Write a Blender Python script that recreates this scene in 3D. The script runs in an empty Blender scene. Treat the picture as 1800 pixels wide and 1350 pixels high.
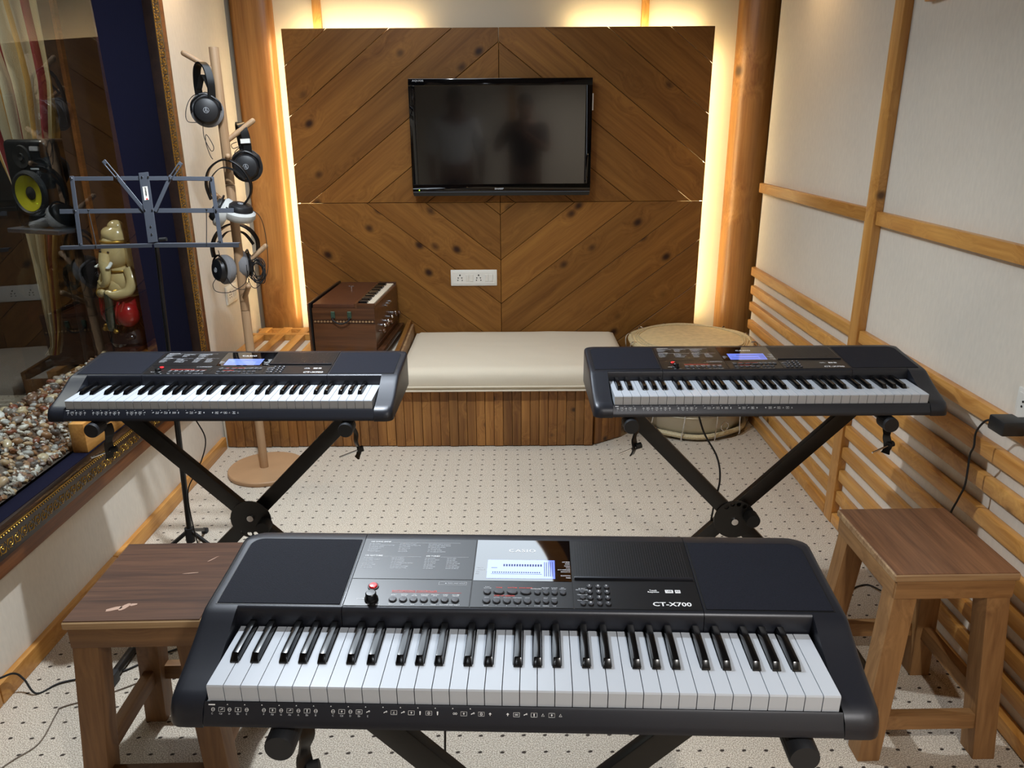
import bpy, bmesh, math, random
from mathutils import Vector, Matrix, noise as mnoise
C = bpy.context.scene.collection
scn = bpy.context.scene
R = math.radians
PI = math.pi
def lin(r, g, b):
    f = lambda c: (c/255/12.92) if c/255 <= .04045 else ((c/255+.055)/1.055)**2.4
    return (f(r), f(g), f(b), 1)

# ------------------------------------------------------------------ camera
pitch, yaw, roll = .327982, -.000107, -.006336
fw = Vector((math.sin(yaw)*math.cos(pitch), math.cos(yaw)*math.cos(pitch), -math.sin(pitch)))
rt = Vector((math.cos(yaw), -math.sin(yaw), 0)); up = rt.cross(fw)
r2 = rt*math.cos(roll)+up*math.sin(roll); u2 = up*math.cos(roll)-rt*math.sin(roll)
cd = bpy.data.cameras.new('camera'); cam = bpy.data.objects.new('camera', cd); C.objects.link(cam)
cd.sensor_width = 36; cd.lens = 1340.36/1800*36; cd.clip_start = .02
m = Matrix((r2, u2, -fw)).transposed().to_4x4(); m.translation = (0, 0, 1.5); cam.matrix_world = m
scn.camera = cam
# ------------------------------------------------------------------ world, lights, exposure
w = bpy.data.worlds.new('world'); scn.world = w; w.use_nodes = True
w.node_tree.nodes['Background'].inputs[0].default_value = (.8, .85, 1, 1)
w.node_tree.nodes['Background'].inputs[1].default_value = .02
vs = scn.view_settings; scn.display_settings.display_device = 'sRGB'
vs.view_transform = 'Standard'; vs.look = 'None'; vs.gamma = 1; vs.use_curve_mapping = False
vs.exposure = .08
scn.cycles.use_denoising = True
scn.cycles.max_bounces = 8; scn.cycles.transparent_max_bounces = 12
scn.cycles.sample_clamp_indirect = 6; scn.cycles.caustics_reflective = False; scn.cycles.caustics_refractive = False
ZC = 2.45
def disk_light(x, y, p, col=(1, .97, .93), size=.08, z=ZC-.085, spread=135):
    ld = bpy.data.lights.new('downlight_or_fill', 'AREA'); ld.shape = 'DISK'; ld.size = size; ld.energy = p; ld.color = col; ld.spread = R(spread)
    o = bpy.data.objects.new('downlight_or_fill', ld); o.location = (x, y, z); C.objects.link(o)
CW = (.86, .93, 1)
WW = (1, .66, .32)
disk_light(-.70, 2.06, 31, CW, .06, spread=146)
disk_light(.66, -.32, 27, (1, .97, .93), .10, spread=142)
disk_light(-.3, -.85, 1.2, CW, .1, spread=175)  # added fill for the wall and people mirrored in the television
disk_light(1.12, 3.42, 1.5, WW, spread=112)  # warm disc lamps here and below stand in for unseen cove strips
disk_light(-1.28, 3.5, 1.8, WW, spread=112)
disk_light(-2.5, 3.2, 12, (1, .95, .85), .3, spread=180)  # unseen lamp added to brighten the curtain and speaker
PANEL_E = 4.4
LED_E = 60.0
# ------------------------------------------------------------------ mesh helpers
class MB:
    def __init__(s): s.v = []; s.f = []
    def add(s, v, f):
        o = len(s.v); s.v += [tuple(p) for p in v]; s.f += [tuple(i+o for i in q) for q in f]; return s
    def box(s, c, d, M=None, bev=0, seg=1):
        if bev:
            bm = bmesh.new(); bmesh.ops.create_cube(bm, size=1)
            bmesh.ops.scale(bm, vec=d, verts=bm.verts)
            bmesh.ops.bevel(bm, geom=bm.edges[:], offset=bev, segments=seg, affect='EDGES', profile=.5)
            V = [v.co.copy() for v in bm.verts]; F = [[v.index for v in f.verts] for f in bm.faces]; bm.free()
        else:
            V = [Vector((x*d[0]/2, y*d[1]/2, z*d[2]/2)) for x in (-1, 1) for y in (-1, 1) for z in (-1, 1)]
            F = [(0, 1, 3, 2), (4, 6, 7, 5), (0, 4, 5, 1), (2, 3, 7, 6), (0, 2, 6, 4), (1, 5, 7, 3)]
        if M is not None: V = [M @ v for v in V]
        c = Vector(c); return s.add([v+c for v in V], F)
    def span(s, x0, x1, y0, y1, z0, z1, bev=0, seg=1):
        return s.box(((x0+x1)/2, (y0+y1)/2, (z0+z1)/2), (abs(x1-x0), abs(y1-y0), abs(z1-z0)), None, bev, seg)
    def cyl(s, p0, p1, r0, r1=None, n=16, cap=True):
        p0 = Vector(p0); p1 = Vector(p1); r1 = r0 if r1 is None else r1
        d = (p1-p0).normalized(); a = d.orthogonal().normalized(); b = d.cross(a)
        V = []; 
        for p, r in ((p0, r0), (p1, r1)):
            V += [p+(a*math.cos(2*PI*i/n)+b*math.sin(2*PI*i/n))*r for i in range(n)]
        F = [(i, (i+1) % n, n+(i+1) % n, n+i) for i in range(n)]
        if cap: F += [tuple(range(n-1, -1, -1)), tuple(range(n, 2*n))]
        return s.add(V, F)
    def tube(s, pts, r, n=8, closed=False, flat=None):
        P = [Vector(p) for p in pts]; N = len(P); a = None; V = []
        for i, p in enumerate(P):
            t = (P[(i+1) % N]-P[i-1]) if closed else (P[min(i+1, N-1)]-P[max(i-1, 0)])
            t.normalize()
            if a is None: a = t.orthogonal().normalized()
            else:
                a = a-t*a.dot(t); a = a.normalized() if a.length > 1e-6 else t.orthogonal().normalized()
            b = t.cross(a); rr = r[i] if isinstance(r, (list, tuple)) else r
            V += [p+(a*math.cos(2*PI*k/n)+b*math.sin(2*PI*k/n))*rr for k in range(n)]
        F = []
        for i in range(N if closed else N-1):
            j = (i+1) % N
            F += [(i*n+k, i*n+(k+1) % n, j*n+(k+1) % n, j*n+k) for k in range(n)]
        if not closed: F += [tuple(range(n-1, -1, -1)), tuple(range((N-1)*n, N*n))]
        return s.add(V, F)
    def lathe(s, prof, n=32, c=(0, 0, 0), M=None, cap=True):
        V = []; k = len(prof)
        for i in range(n):
            a = 2*PI*i/n
            V += [Vector((r*math.cos(a), r*math.sin(a), z)) for r, z in prof]
        F = []
        for i in range(n):
            j = (i+1) % n
            F += [(i*k+q, j*k+q, j*k+q+1, i*k+q+1) for q in range(k-1)]
        if cap and prof[0][0] > 1e-6: F.append(tuple(i*k for i in range(n-1, -1, -1)))
        if cap and prof[-1][0] > 1e-6: F.append(tuple(i*k+k-1 for i in range(n)))
        if M is not None: V = [M @ v for v in V]
        return s.add([v+Vector(c) for v in V], F)
    def prism(s, poly, h, M=None):
        n = len(poly); V = [Vector((x, y, 0)) for x, y in poly]+[Vector((x, y, h)) for x, y in poly]
        if M is not None: V = [M @ v for v in V]
        return s.add(V, [tuple(range(n-1, -1, -1)), tuple(range(n, 2*n))]+[(i, (i+1) % n, n+(i+1) % n, n+i) for i in range(n)])
    def bar(s, p0, p1, wdir, wd, th):
        p0 = Vector(p0); p1 = Vector(p1); x = (p1-p0); L = x.length; x.normalize()
        y = Vector(wdir); y = (y-x*y.dot(x)).normalized(); z = x.cross(y)
        M = Matrix((x, y, z)).transposed()
        return s.box((p0+p1)/2, (L, wd, th), M)
    def ball(s, c, r, n=16, m_=10, fn=None):
        if not isinstance(r, (tuple, list)): r = (r, r, r)
        V = []
        for i in range(m_+1):
            t = PI*i/m_
            for k in range(n):
                a = 2*PI*k/n; d = Vector((math.sin(t)*math.cos(a), math.sin(t)*math.sin(a), math.cos(t)))
                q = Vector((d.x*r[0], d.y*r[1], d.z*r[2]))
                if fn: q = q*fn(d)
                V.append(q+Vector(c))
        return s.add(V, [(i*n+k, i*n+(k+1) % n, (i+1)*n+(k+1) % n, (i+1)*n+k) for i in range(m_) for k in range(n)])
    def profile_x(s, prof, x0, x1):
        M = Matrix(((0, 0, 1), (1, 0, 0), (0, 1, 0)))
        return s.add([Vector((x0+v.z, v.x, v.y)) for v in [Vector((a, b, 0)) for a, b in prof]+[Vector((a, b, x1-x0)) for a, b in prof]],
                     [tuple(range(len(prof)-1, -1, -1)), tuple(range(len(prof), 2*len(prof)))]+[(i, (i+1) % len(prof), len(prof)+(i+1) % len(prof), len(prof)+i) for i in range(len(prof))])
    def build(s, name, mt, parent=None, bevel=0, seg=2, ang=35, loc=None, rot=None):
        me = bpy.data.meshes.new(name); me.from_pydata(s.v, [], s.f)
        bm = bmesh.new(); bm.from_mesh(me)
        bmesh.ops.remove_doubles(bm, verts=bm.verts, dist=1e-6)
        bmesh.ops.recalc_face_normals(bm, faces=bm.faces)
        if bevel:
            bm.edges.ensure_lookup_table()
            es = [e for e in bm.edges if len(e.link_faces) == 2 and e.calc_face_angle(0) > R(28)]
            bmesh.ops.bevel(bm, geom=es, offset=bevel, segments=seg, affect='EDGES', profile=.6, clamp_overlap=True)
        bm.to_mesh(me); bm.free()
        if ang: 
            me.polygons.foreach_set('use_smooth', [True]*len(me.polygons)); me.set_sharp_from_angle(angle=R(ang))
        if mt: me.materials.append(mt)
        return put(name, me, parent, loc, rot)
def put(name, data, parent=None, loc=None, rot=None):
    o = bpy.data.objects.new(name, data); C.objects.link(o)
    if parent: o.parent = parent
    if loc: o.location = loc
    if rot: o.rotation_euler = rot
    return o
def tag(o, label=None, cat=None, group=None, kind=None):
    for k, v in (('label', label), ('category', cat), ('group', group), ('kind', kind)):
        if v: o[k] = v
    return o
def thing(name, label, cat, loc=(0, 0, 0), rz=0, group=None):
    o = bpy.data.objects.new(name, None); C.objects.link(o); o.empty_display_size = .05
    o.location = loc; o.rotation_euler = (0, 0, rz); return tag(o, label, cat, group)
def struct(o): o['kind'] = 'structure'; return o
def copy_tree(o, parent=None):
    c = o.copy(); C.objects.link(c); c.parent = parent
    for ch in o.children: copy_tree(ch, c)
    return c
def smooth_path(pts, k=6):
    P = [Vector(p) for p in pts]; out = []
    for i in range(len(P)-1):
        a, b, c, d = P[max(i-1, 0)], P[i], P[i+1], P[min(i+2, len(P)-1)]
        for j in range(k):
            t = j/k
            out.append(.5*((2*b)+(c-a)*t+(2*a-5*b+4*c-d)*t*t+(3*b-a-3*c+d)*t**3))
    out.append(P[-1]); return out
def text(name, body, mt, parent, loc, size, rot=(0, 0, 0), sx=1, align='LEFT', bold=0, space=1.0, shear=0, ls=1.0):
    cu = bpy.data.curves.new(name, 'FONT'); cu.body = body; cu.size = size; cu.align_x = align; cu.align_y = 'CENTER'
    cu.offset = max(min(bold, size*.02), size*.008); cu.space_character = space; cu.shear = shear; cu.space_line = ls; cu.resolution_u = 2
    cu.materials.append(mt)
    t_ = bpy.data.objects.new(name, cu); me = bpy.data.meshes.new_from_object(t_); me.name = name
    bpy.data.objects.remove(t_); bpy.data.curves.remove(cu)
    if not me.materials: me.materials.append(mt)
    o = put(name, me, parent, loc, rot); o.scale = (sx, 1, 1); return o

# ------------------------------------------------------------------ materials
def mk(name):
    mt = bpy.data.materials.new(name); mt.use_nodes = True; nt = mt.node_tree
    return mt, nt, nt.nodes['Principled BSDF'], nt.links.new
def N(nt, t, **kw):
    n = nt.nodes.new(t)
    for k, v in kw.items():
        if k.startswith('i_'): n.inputs[k[2:].replace('_', ' ')].default_value = v
        else: setattr(n, k, v)
    return n
def plain(name, col, rough=.5, metal=0, spec=.5, bump=0, bscale=200, coat=0, var=0, emit=0):
    mt, nt, b, L = mk(name)
    b.inputs['Base Color'].default_value = col; b.inputs['Roughness'].default_value = rough; b.inputs['Metallic'].default_value = metal
    b.inputs['Specular IOR Level'].default_value = spec; b.inputs['Coat Weight'].default_value = coat
    if emit: b.inputs['Emission Color'].default_value = col; b.inputs['Emission Strength'].default_value = emit
    if bump or var:
        tc = N(nt, 'ShaderNodeTexCoord'); nz = N(nt, 'ShaderNodeTexNoise', i_Scale=bscale, i_Detail=3.0); L(tc.outputs['Object'], nz.inputs['Vector'])
        if bump:
            bp = N(nt, 'ShaderNodeBump', i_Strength=bump, i_Distance=.002); L(nz.outputs['Fac'], bp.inputs['Height']); L(bp.outputs[0], b.inputs['Normal'])
        if var:
            mx = N(nt, 'ShaderNodeMix', data_type='RGBA', blend_type='MULTIPLY'); mx.inputs['Factor'].default_value = 1
            cr = N(nt, 'ShaderNodeValToRGB'); cr.color_ramp.elements[0].position = .3; cr.color_ramp.elements[1].position = .7
            cr.color_ramp.elements[0].color = (1-var,)*3+(1,); cr.color_ramp.elements[1].color = (1+var*.5,)*3+(1,)
            L(nz.outputs['Fac'], cr.inputs[0]); mx.inputs['A'].default_value = col; L(cr.outputs[0], mx.inputs['B']); L(mx.outputs['Result'], b.inputs['Base Color'])
    return mt
def wood(name, light, dark, axis='X', rough=.45, knots=True, tone=.18, gs=1.0, coat=0.0, knotcol=None, flat=None, kr=.14, spec=.5, kscale=5.5, seed=0.0, contrast=(.35, .72)):
    mt, nt, b, L = mk(name)
    tc = N(nt, 'ShaderNodeTexCoord'); oi = N(nt, 'ShaderNodeObjectInfo')
    rnd = N(nt, 'ShaderNodeMath', operation='MULTIPLY'); rnd.inputs[1].default_value = 41.7; L(oi.outputs['Random'], rnd.inputs[0])
    off = N(nt, 'ShaderNodeVectorMath', operation='ADD'); L(tc.outputs['Object'], off.inputs[0]); L(rnd.outputs[0], off.inputs[1])
    o2 = N(nt, 'ShaderNodeVectorMath', operation='ADD'); L(off.outputs[0], o2.inputs[0]); o2.inputs[1].default_value = (seed, seed*1.3, seed*.7)
    # knots
    kv = N(nt, 'ShaderNodeTexVoronoi', i_Scale=kscale)
    if flat:
        fm = N(nt, 'ShaderNodeMapping'); fs = [.75, 1.0, 1.0]; fs['XYZ'.index(flat)] = .04; fm.inputs['Scale'].default_value = fs; L(o2.outputs[0], fm.inputs['Vector']); L(fm.outputs[0], kv.inputs['Vector'])
    else: L(o2.outputs[0], kv.inputs['Vector'])
    km = N(nt, 'ShaderNodeMapRange', interpolation_type='SMOOTHSTEP'); km.inputs['From Min'].default_value = .03; km.inputs['From Max'].default_value = kr
    km.inputs['To Min'].default_value = 1; km.inputs['To Max'].default_value = 0; L(kv.outputs['Distance'], km.inputs['Value'])
    kw = N(nt, 'ShaderNodeMapRange', interpolation_type='SMOOTHSTEP'); kw.inputs['From Min'].default_value = .0; kw.inputs['From Max'].default_value = .5
    kw.inputs['To Min'].default_value = .055; kw.inputs['To Max'].default_value = 0; L(kv.outputs['Distance'], kw.inputs['Value'])
    # grain: warp around knots
    wv = N(nt, 'ShaderNodeVectorMath', operation='ADD'); L(o2.outputs[0], wv.inputs[0])
    if knots: L(kw.outputs[0], wv.inputs[1])
    mp = N(nt, 'ShaderNodeMapping'); L(wv.outputs[0], mp.inputs['Vector'])
    sc = [22*gs, 22*gs, 22*gs]; sc['XYZ'.index(axis)] = 1.1*gs; mp.inputs['Scale'].default_value = sc
    n1 = N(nt, 'ShaderNodeTexNoise', i_Scale=1.0, i_Detail=5.0, i_Roughness=.6, i_Distortion=.35); L(mp.outputs[0], n1.inputs['Vector'])
    mp2 = N(nt, 'ShaderNodeMapping'); L(wv.outputs[0], mp2.inputs['Vector'])
    sc2 = [120*gs]*3; sc2['XYZ'.index(axis)] = 5*gs; mp2.inputs['Scale'].default_value = sc2
    n2 = N(nt, 'ShaderNodeTexNoise', i_Scale=1.0, i_Detail=3.0); L(mp2.outputs[0], n2.inputs['Vector'])
    mx0 = N(nt, 'ShaderNodeMix', data_type='FLOAT'); mx0.inputs['Factor'].default_value = .35; L(n1.outputs['Fac'], mx0.inputs['A']); L(n2.outputs['Fac'], mx0.inputs['B'])
    cr = N(nt, 'ShaderNodeValToRGB'); e = cr.color_ramp.elements; e[0].position, e[1].position = contrast; e[0].color = dark; e[1].color = light
    L(mx0.outputs['Result'], cr.inputs[0])
    col = cr.outputs[0]
    if knots:
        mk_ = N(nt, 'ShaderNodeMix', data_type='RGBA'); L(km.outputs[0], mk_.inputs['Factor']); L(col, mk_.inputs['A'])
        mk_.inputs['B'].default_value = knotcol or tuple(c*.28 for c in dark[:3])+(1,); col = mk_.outputs['Result']
    hv = N(nt, 'ShaderNodeHueSaturation'); L(col, hv.inputs['Color'])
    r3 = N(nt, 'ShaderNodeMath', operation='MULTIPLY'); r3.inputs[1].default_value = 7.31; L(oi.outputs['Random'], r3.inputs[0])
    fr = N(nt, 'ShaderNodeMath', operation='FRACT'); L(r3.outputs[0], fr.inputs[0])
    mr = N(nt, 'ShaderNodeMapRange'); mr.inputs['To Min'].default_value = 1-tone; mr.inputs['To Max'].default_value = 1+tone; L(fr.outputs[0], mr.inputs['Value']); L(mr.outputs[0], hv.inputs['Value'])
    L(hv.outputs[0], b.inputs['Base Color']); b.inputs['Roughness'].default_value = rough; b.inputs['Specular IOR Level'].default_value = spec; b.inputs['Coat Weight'].default_value = coat; b.inputs['Coat Roughness'].default_value = .25
    bp = N(nt, 'ShaderNodeBump', i_Strength=.12, i_Distance=.002); L(mx0.outputs['Result'], bp.inputs['Height']); L(bp.outputs[0], b.inputs['Normal'])
    return mt
def fabric(name, col, scale=260, bump=.25, var=.06, rough=.9):
    mt, nt, b, L = mk(name)
    tc = N(nt, 'ShaderNodeTexCoord'); nz = N(nt, 'ShaderNodeTexNoise', i_Scale=3.0, i_Detail=4.0); L(tc.outputs['Object'], nz.inputs['Vector'])
    mp = N(nt, 'ShaderNodeMapping'); mp.inputs['Scale'].default_value = (scale, scale*.35, scale*.12); L(tc.outputs['Object'], mp.inputs['Vector'])
    n2 = N(nt, 'ShaderNodeTexNoise', i_Scale=1.0, i_Detail=2.0); L(mp.outputs[0], n2.inputs['Vector'])
    ad = N(nt, 'ShaderNodeMath', operation='ADD'); L(nz.outputs['Fac'], ad.inputs[0]); L(n2.outputs['Fac'], ad.inputs[1])
    mr = N(nt, 'ShaderNodeMapRange'); mr.inputs['From Min'].default_value = .6; mr.inputs['From Max'].default_value = 1.4
    mr.inputs['To Min'].default_value = 1-var; mr.inputs['To Max'].default_value = 1+var; L(ad.outputs[0], mr.inputs['Value'])
    hv = N(nt, 'ShaderNodeHueSaturation'); hv.inputs['Color'].default_value = col; L(mr.outputs[0], hv.inputs['Value']); L(hv.outputs[0], b.inputs['Base Color'])
    b.inputs['Roughness'].default_value = rough; b.inputs['Specular IOR Level'].default_value = .2
    bp = N(nt, 'ShaderNodeBump', i_Strength=bump, i_Distance=.0015); L(n2.outputs['Fac'], bp.inputs['Height']); L(bp.outputs[0], b.inputs['Normal'])
    return mt
def carpet():
    mt, nt, b, L = mk('carpet')
    tc = N(nt, 'ShaderNodeTexCoord'); P = .0555
    n1 = N(nt, 'ShaderNodeTexNoise', i_Scale=330.0, i_Detail=2.0); L(tc.outputs['Object'], n1.inputs['Vector'])
    cr = N(nt, 'ShaderNodeValToRGB'); e = cr.color_ramp.elements; e[0].position = .36; e[1].position = .64; e[0].color = lin(150, 138, 122); e[1].color = lin(226, 216, 200)
    L(n1.outputs['Fac'], cr.inputs[0])
    n3 = N(nt, 'ShaderNodeTexNoise', i_Scale=28.0, i_Detail=2.0); L(tc.outputs['Object'], n3.inputs['Vector'])
    dv = N(nt, 'ShaderNodeVectorMath', operation='SCALE'); dv.inputs['Scale'].default_value = .006; L(n3.outputs['Color'], dv.inputs[0])
    av = N(nt, 'ShaderNodeVectorMath', operation='ADD'); L(tc.outputs['Object'], av.inputs[0]); L(dv.outputs[0], av.inputs[1])
    sx = N(nt, 'ShaderNodeSeparateXYZ'); L(av.outputs[0], sx.inputs[0])
    def cell(out):
        a = N(nt, 'ShaderNodeMath', operation='DIVIDE'); a.inputs[1].default_value = P; L(out, a.inputs[0])
        f = N(nt, 'ShaderNodeMath', operation='FRACT'); L(a.outputs[0], f.inputs[0])
        s_ = N(nt, 'ShaderNodeMath', operation='SUBTRACT'); s_.inputs[1].default_value = .5; L(f.outputs[0], s_.inputs[0]); return s_.outputs[0]
    x, y = cell(sx.outputs['X']), cell(sx.outputs['Y'])
    def lc(a, ka, b_, kb):
        m1 = N(nt, 'ShaderNodeMath', operation='MULTIPLY'); m1.inputs[1].default_value = ka; L(a, m1.inputs[0])
        m2 = N(nt, 'ShaderNodeMath', operation='MULTIPLY_ADD'); m2.inputs[1].default_value = kb; L(b_, m2.inputs[0]); L(m1.outputs[0], m2.inputs[2])
        q = N(nt, 'ShaderNodeMath', operation='MULTIPLY'); L(m2.outputs[0], q.inputs[0]); L(m2.outputs[0], q.inputs[1]); return q.outputs[0]
    d1, d2 = lc(x, 8.0, y, 4.5), lc(x, -4.5, y, 13.0)
    sm = N(nt, 'ShaderNodeMath', operation='ADD'); L(d1, sm.inputs[0]); L(d2, sm.inputs[1])
    lt = N(nt, 'ShaderNodeMapRange'); lt.inputs['From Min'].default_value = .5; lt.inputs['From Max'].default_value = 1.3; lt.inputs['To Min'].default_value = .93; lt.inputs['To Max'].default_value = 0; L(sm.outputs[0], lt.inputs['Value'])
    mx = N(nt, 'ShaderNodeMix', data_type='RGBA'); L(lt.outputs[0], mx.inputs['Factor']); L(cr.outputs[0], mx.inputs['A']); mx.inputs['B'].default_value = lin(38, 28, 26)
    L(mx.outputs['Result'], b.inputs['Base Color']); b.inputs['Roughness'].default_value = 1; b.inputs['Specular IOR Level'].default_value = .05
    bp = N(nt, 'ShaderNodeBump', i_Strength=.6, i_Distance=.004); L(n1.outputs['Fac'], bp.inputs['Height']); L(bp.outputs[0], b.inputs['Normal'])
    return mt
def emitter(name, col, s):
    mt = bpy.data.materials.new(name); mt.use_nodes = True; nt = mt.node_tree; nt.nodes.clear()
    e = N(nt, 'ShaderNodeEmission'); e.inputs[0].default_value = col; e.inputs[1].default_value = s
    o = N(nt, 'ShaderNodeOutputMaterial'); nt.links.new(e.outputs[0], o.inputs[0]); return mt
def glass(name, tint=(.93, .95, .95, 1), k=1.0):
    mt = bpy.data.materials.new(name); mt.use_nodes = True; nt = mt.node_tree; nt.nodes.clear(); L = nt.links.new
    t = N(nt, 'ShaderNodeBsdfTransparent'); t.inputs[0].default_value = tint
    g = N(nt, 'ShaderNodeBsdfGlossy'); g.inputs['Roughness'].default_value = .0; g.inputs[0].default_value = (1, 1, 1, 1)
    ge = N(nt, 'ShaderNodeNewGeometry'); dt = N(nt, 'ShaderNodeVectorMath', operation='DOT_PRODUCT'); L(ge.outputs['Normal'], dt.inputs[0]); L(ge.outputs['Incoming'], dt.inputs[1])
    ab = N(nt, 'ShaderNodeMath', operation='ABSOLUTE'); L(dt.outputs['Value'], ab.inputs[0])
    om = N(nt, 'ShaderNodeMath', operation='SUBTRACT'); om.inputs[0].default_value = 1; L(ab.outputs[0], om.inputs[1])
    pw = N(nt, 'ShaderNodeMath', operation='POWER'); pw.inputs[1].default_value = 5; L(om.outputs[0], pw.inputs[0])
    ma = N(nt, 'ShaderNodeMath', operation='MULTIPLY_ADD'); ma.inputs[1].default_value = .96*k; ma.inputs[2].default_value = .04*k; L(pw.outputs[0], ma.inputs[0])
    bf = N(nt, 'ShaderNodeMath', operation='SUBTRACT'); bf.inputs[0].default_value = 1; L(ge.outputs['Backfacing'], bf.inputs[1])
    mu = N(nt, 'ShaderNodeMath', operation='MULTIPLY', use_clamp=True); L(ma.outputs[0], mu.inputs[0]); L(bf.outputs[0], mu.inputs[1])
    mx = N(nt, 'ShaderNodeMixShader'); L(mu.outputs[0], mx.inputs[0]); L(t.outputs[0], mx.inputs[1]); L(g.outputs[0], mx.inputs[2])
    o = N(nt, 'ShaderNodeOutputMaterial'); L(mx.outputs[0], o.inputs[0]); return mt
def random_ramp(name, cols, rough=.5, coat=0):
    mt, nt, b, L = mk(name); oi = N(nt, 'ShaderNodeObjectInfo'); cr = N(nt, 'ShaderNodeValToRGB'); cr.color_ramp.interpolation = 'CONSTANT'
    e = cr.color_ramp.elements
    while len(e) < len(cols): e.new(.5)
    for i, c in enumerate(cols): e[i].position = i/len(cols); e[i].color = c
    L(oi.outputs['Random'], cr.inputs[0])
    tc = N(nt, 'ShaderNodeTexCoord'); nz = N(nt, 'ShaderNodeTexNoise', i_Scale=90.0, i_Detail=3.0); L(tc.outputs['Object'], nz.inputs['Vector'])
    mr = N(nt, 'ShaderNodeMapRange'); mr.inputs['To Min'].default_value = .6; mr.inputs['To Max'].default_value = 1.3; L(nz.outputs['Fac'], mr.inputs['Value'])
    hv = N(nt, 'ShaderNodeHueSaturation'); L(cr.outputs[0], hv.inputs['Color']); L(mr.outputs[0], hv.inputs['Value']); L(hv.outputs[0], b.inputs['Base Color'])
    b.inputs['Roughness'].default_value = rough; b.inputs['Coat Weight'].default_value = coat; return mt

M = {}
M['wall'] = fabric('wall_fabric', lin(222, 214, 200))
M['plaster'] = plain('wall_plaster', lin(222, 210, 188), .85, bump=.25, bscale=35, spec=.2)
M['carpet'] = carpet()
PL, PD = lin(222, 168, 92), lin(172, 114, 48)
for a in 'XYZ': M['pine'+a] = wood('pine_'+a.lower(), PL, PD, a, .42, tone=.12, coat=.15)
M['pillar'] = wood('pillar_pine', lin(186, 134, 72), lin(134, 86, 38), 'Z', .4, tone=.06, coat=.2, kscale=3.2, gs=.8)
M['stain'] = wood('stained_pine', lin(152, 106, 50), lin(106, 66, 27), 'X', .45, tone=.16, coat=.0, spec=.25, kscale=6.2, kr=.19, gs=.8, contrast=(.3, .75), flat='Z', knotcol=lin(46, 24, 14))
M['benchZ'] = wood('bench_pine', lin(168, 118, 60), lin(112, 68, 28), 'Z', .5, tone=.24, kscale=7)
M['stool_top'] = wood('walnut_laminate', lin(150, 106, 74), lin(84, 54, 37), 'X', .35, False, 0, gs=1.3, coat=.1)
M['stool_topY'] = wood('walnut_laminate_y', lin(150, 106, 74), lin(84, 54, 37), 'Y', .35, False, 0, gs=1.3, coat=.1)
for a in 'XYZ': M['dstool'+a] = wood('shaded_stool_timber_'+a.lower(), lin(132, 96, 58), lin(88, 58, 32), a, .6, True, .1, kscale=5)  # darker copy of the stool timber, shade put into its colour
M['dstool_top'] = wood('shaded_laminate', lin(100, 68, 48), lin(52, 33, 24), 'X', .5, False, 0, gs=1.3, spec=.3)  # seat laminate with the left corner's shade in its colour
for a in 'XYZ': M['stool'+a] = wood('stool_timber_'+a.lower(), lin(170, 128, 80), lin(118, 82, 46), a, .6, True, .1, kscale=5)
M['edge'] = wood('worn_edge', lin(190, 160, 118), lin(120, 84, 52), 'X', .6, False, 0)
M['harm'] = wood('harmonium_wood', lin(106, 66, 38), lin(56, 32, 17), 'X', .35, False, .04, coat=.3)
M['harm_top'] = plain('harmonium_red_board', lin(80, 46, 28), .4, var=.15, bscale=40)
M['black'] = plain('black_plastic', lin(22, 23, 26), .42, bump=.05, bscale=900)
M['satin'] = plain('black_satin', lin(12, 12, 13), .35)
M['matte'] = plain('matte_black', lin(14, 14, 15), .7)
M['rubber'] = plain('rubber', lin(26, 28, 32), .55)
M['kb_body'] = plain('keyboard_shell', lin(32, 34, 42), .37, .3, .7, bump=.06, bscale=1400)
M['kb_spk'] = plain('speaker_cloth', lin(27, 29, 38), .7, 0, .14, bump=.35, bscale=700, var=.35)
M['kb_panel'] = plain('control_panel', lin(20, 20, 22), .34, 0, .6)
M['kb_gloss'] = plain('display_window', lin(4, 4, 6), .03, 0, 1.0, coat=1)
M['kb_groove'] = plain('groove_black', lin(6, 6, 7), .5)
M['btn'] = plain('button_grey', lin(58, 60, 66), .45)
M['white_key'] = plain('ivory_plastic', lin(188, 194, 202), .22, 0, .5)
M['black_key'] = plain('ebony_plastic', lin(9, 9, 10), .16, 0, .6)
M['red'] = plain('red_button', lin(225, 40, 45), .3, emit=.15)
M['print'] = plain('white_print', lin(236, 238, 240), .5)
M['dimprint'] = plain('grey_print', lin(196, 200, 206), .5)
M['redprint'] = plain('red_print', lin(214, 70, 58), .5)
M['lcd'] = plain('lcd_backlight', lin(110, 130, 225), .05, 0, 1.0, coat=1, emit=.5)
M['lcdseg'] = plain('lcd_segment', lin(40, 50, 110), .4)
M['chrome'] = plain('chrome', (.75, .76, .78, 1), .18, 1)
M['steel'] = plain('dark_steel', lin(82, 87, 97), .42, .35, .5)
M['gold'] = plain('gold', lin(176, 136, 56), .42, .8)
M['navy'] = fabric('navy_velvet', lin(3, 4, 28), 400, .2, .1, .95)
M['niche'] = plain('niche_board', lin(40, 28, 26), .8)
M['frame_dark'] = wood('dark_frame', lin(52, 34, 26), lin(24, 14, 12), 'Y', .35, False, 0, coat=.2)
M['frame_brown'] = wood('brown_trim', lin(150, 92, 44), lin(96, 52, 22), 'Y', .45, False, .06)
M['glass'] = glass('window_glass', k=1.7)
M['glass2'] = glass('inner_glass', k=.4)
M['white'] = plain('white_plastic', lin(228, 226, 218), .35)
M['cream'] = fabric('mattress_cloth', lin(212, 202, 182), 500, .15, .03)
M['birch'] = wood('birch_rack', lin(190, 158, 122), lin(160, 126, 92), 'Z', .5, False, .03, gs=1)
M['birch_base'] = plain('birch_veneer', lin(176, 140, 104), .45, var=.06, bscale=12)
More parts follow.
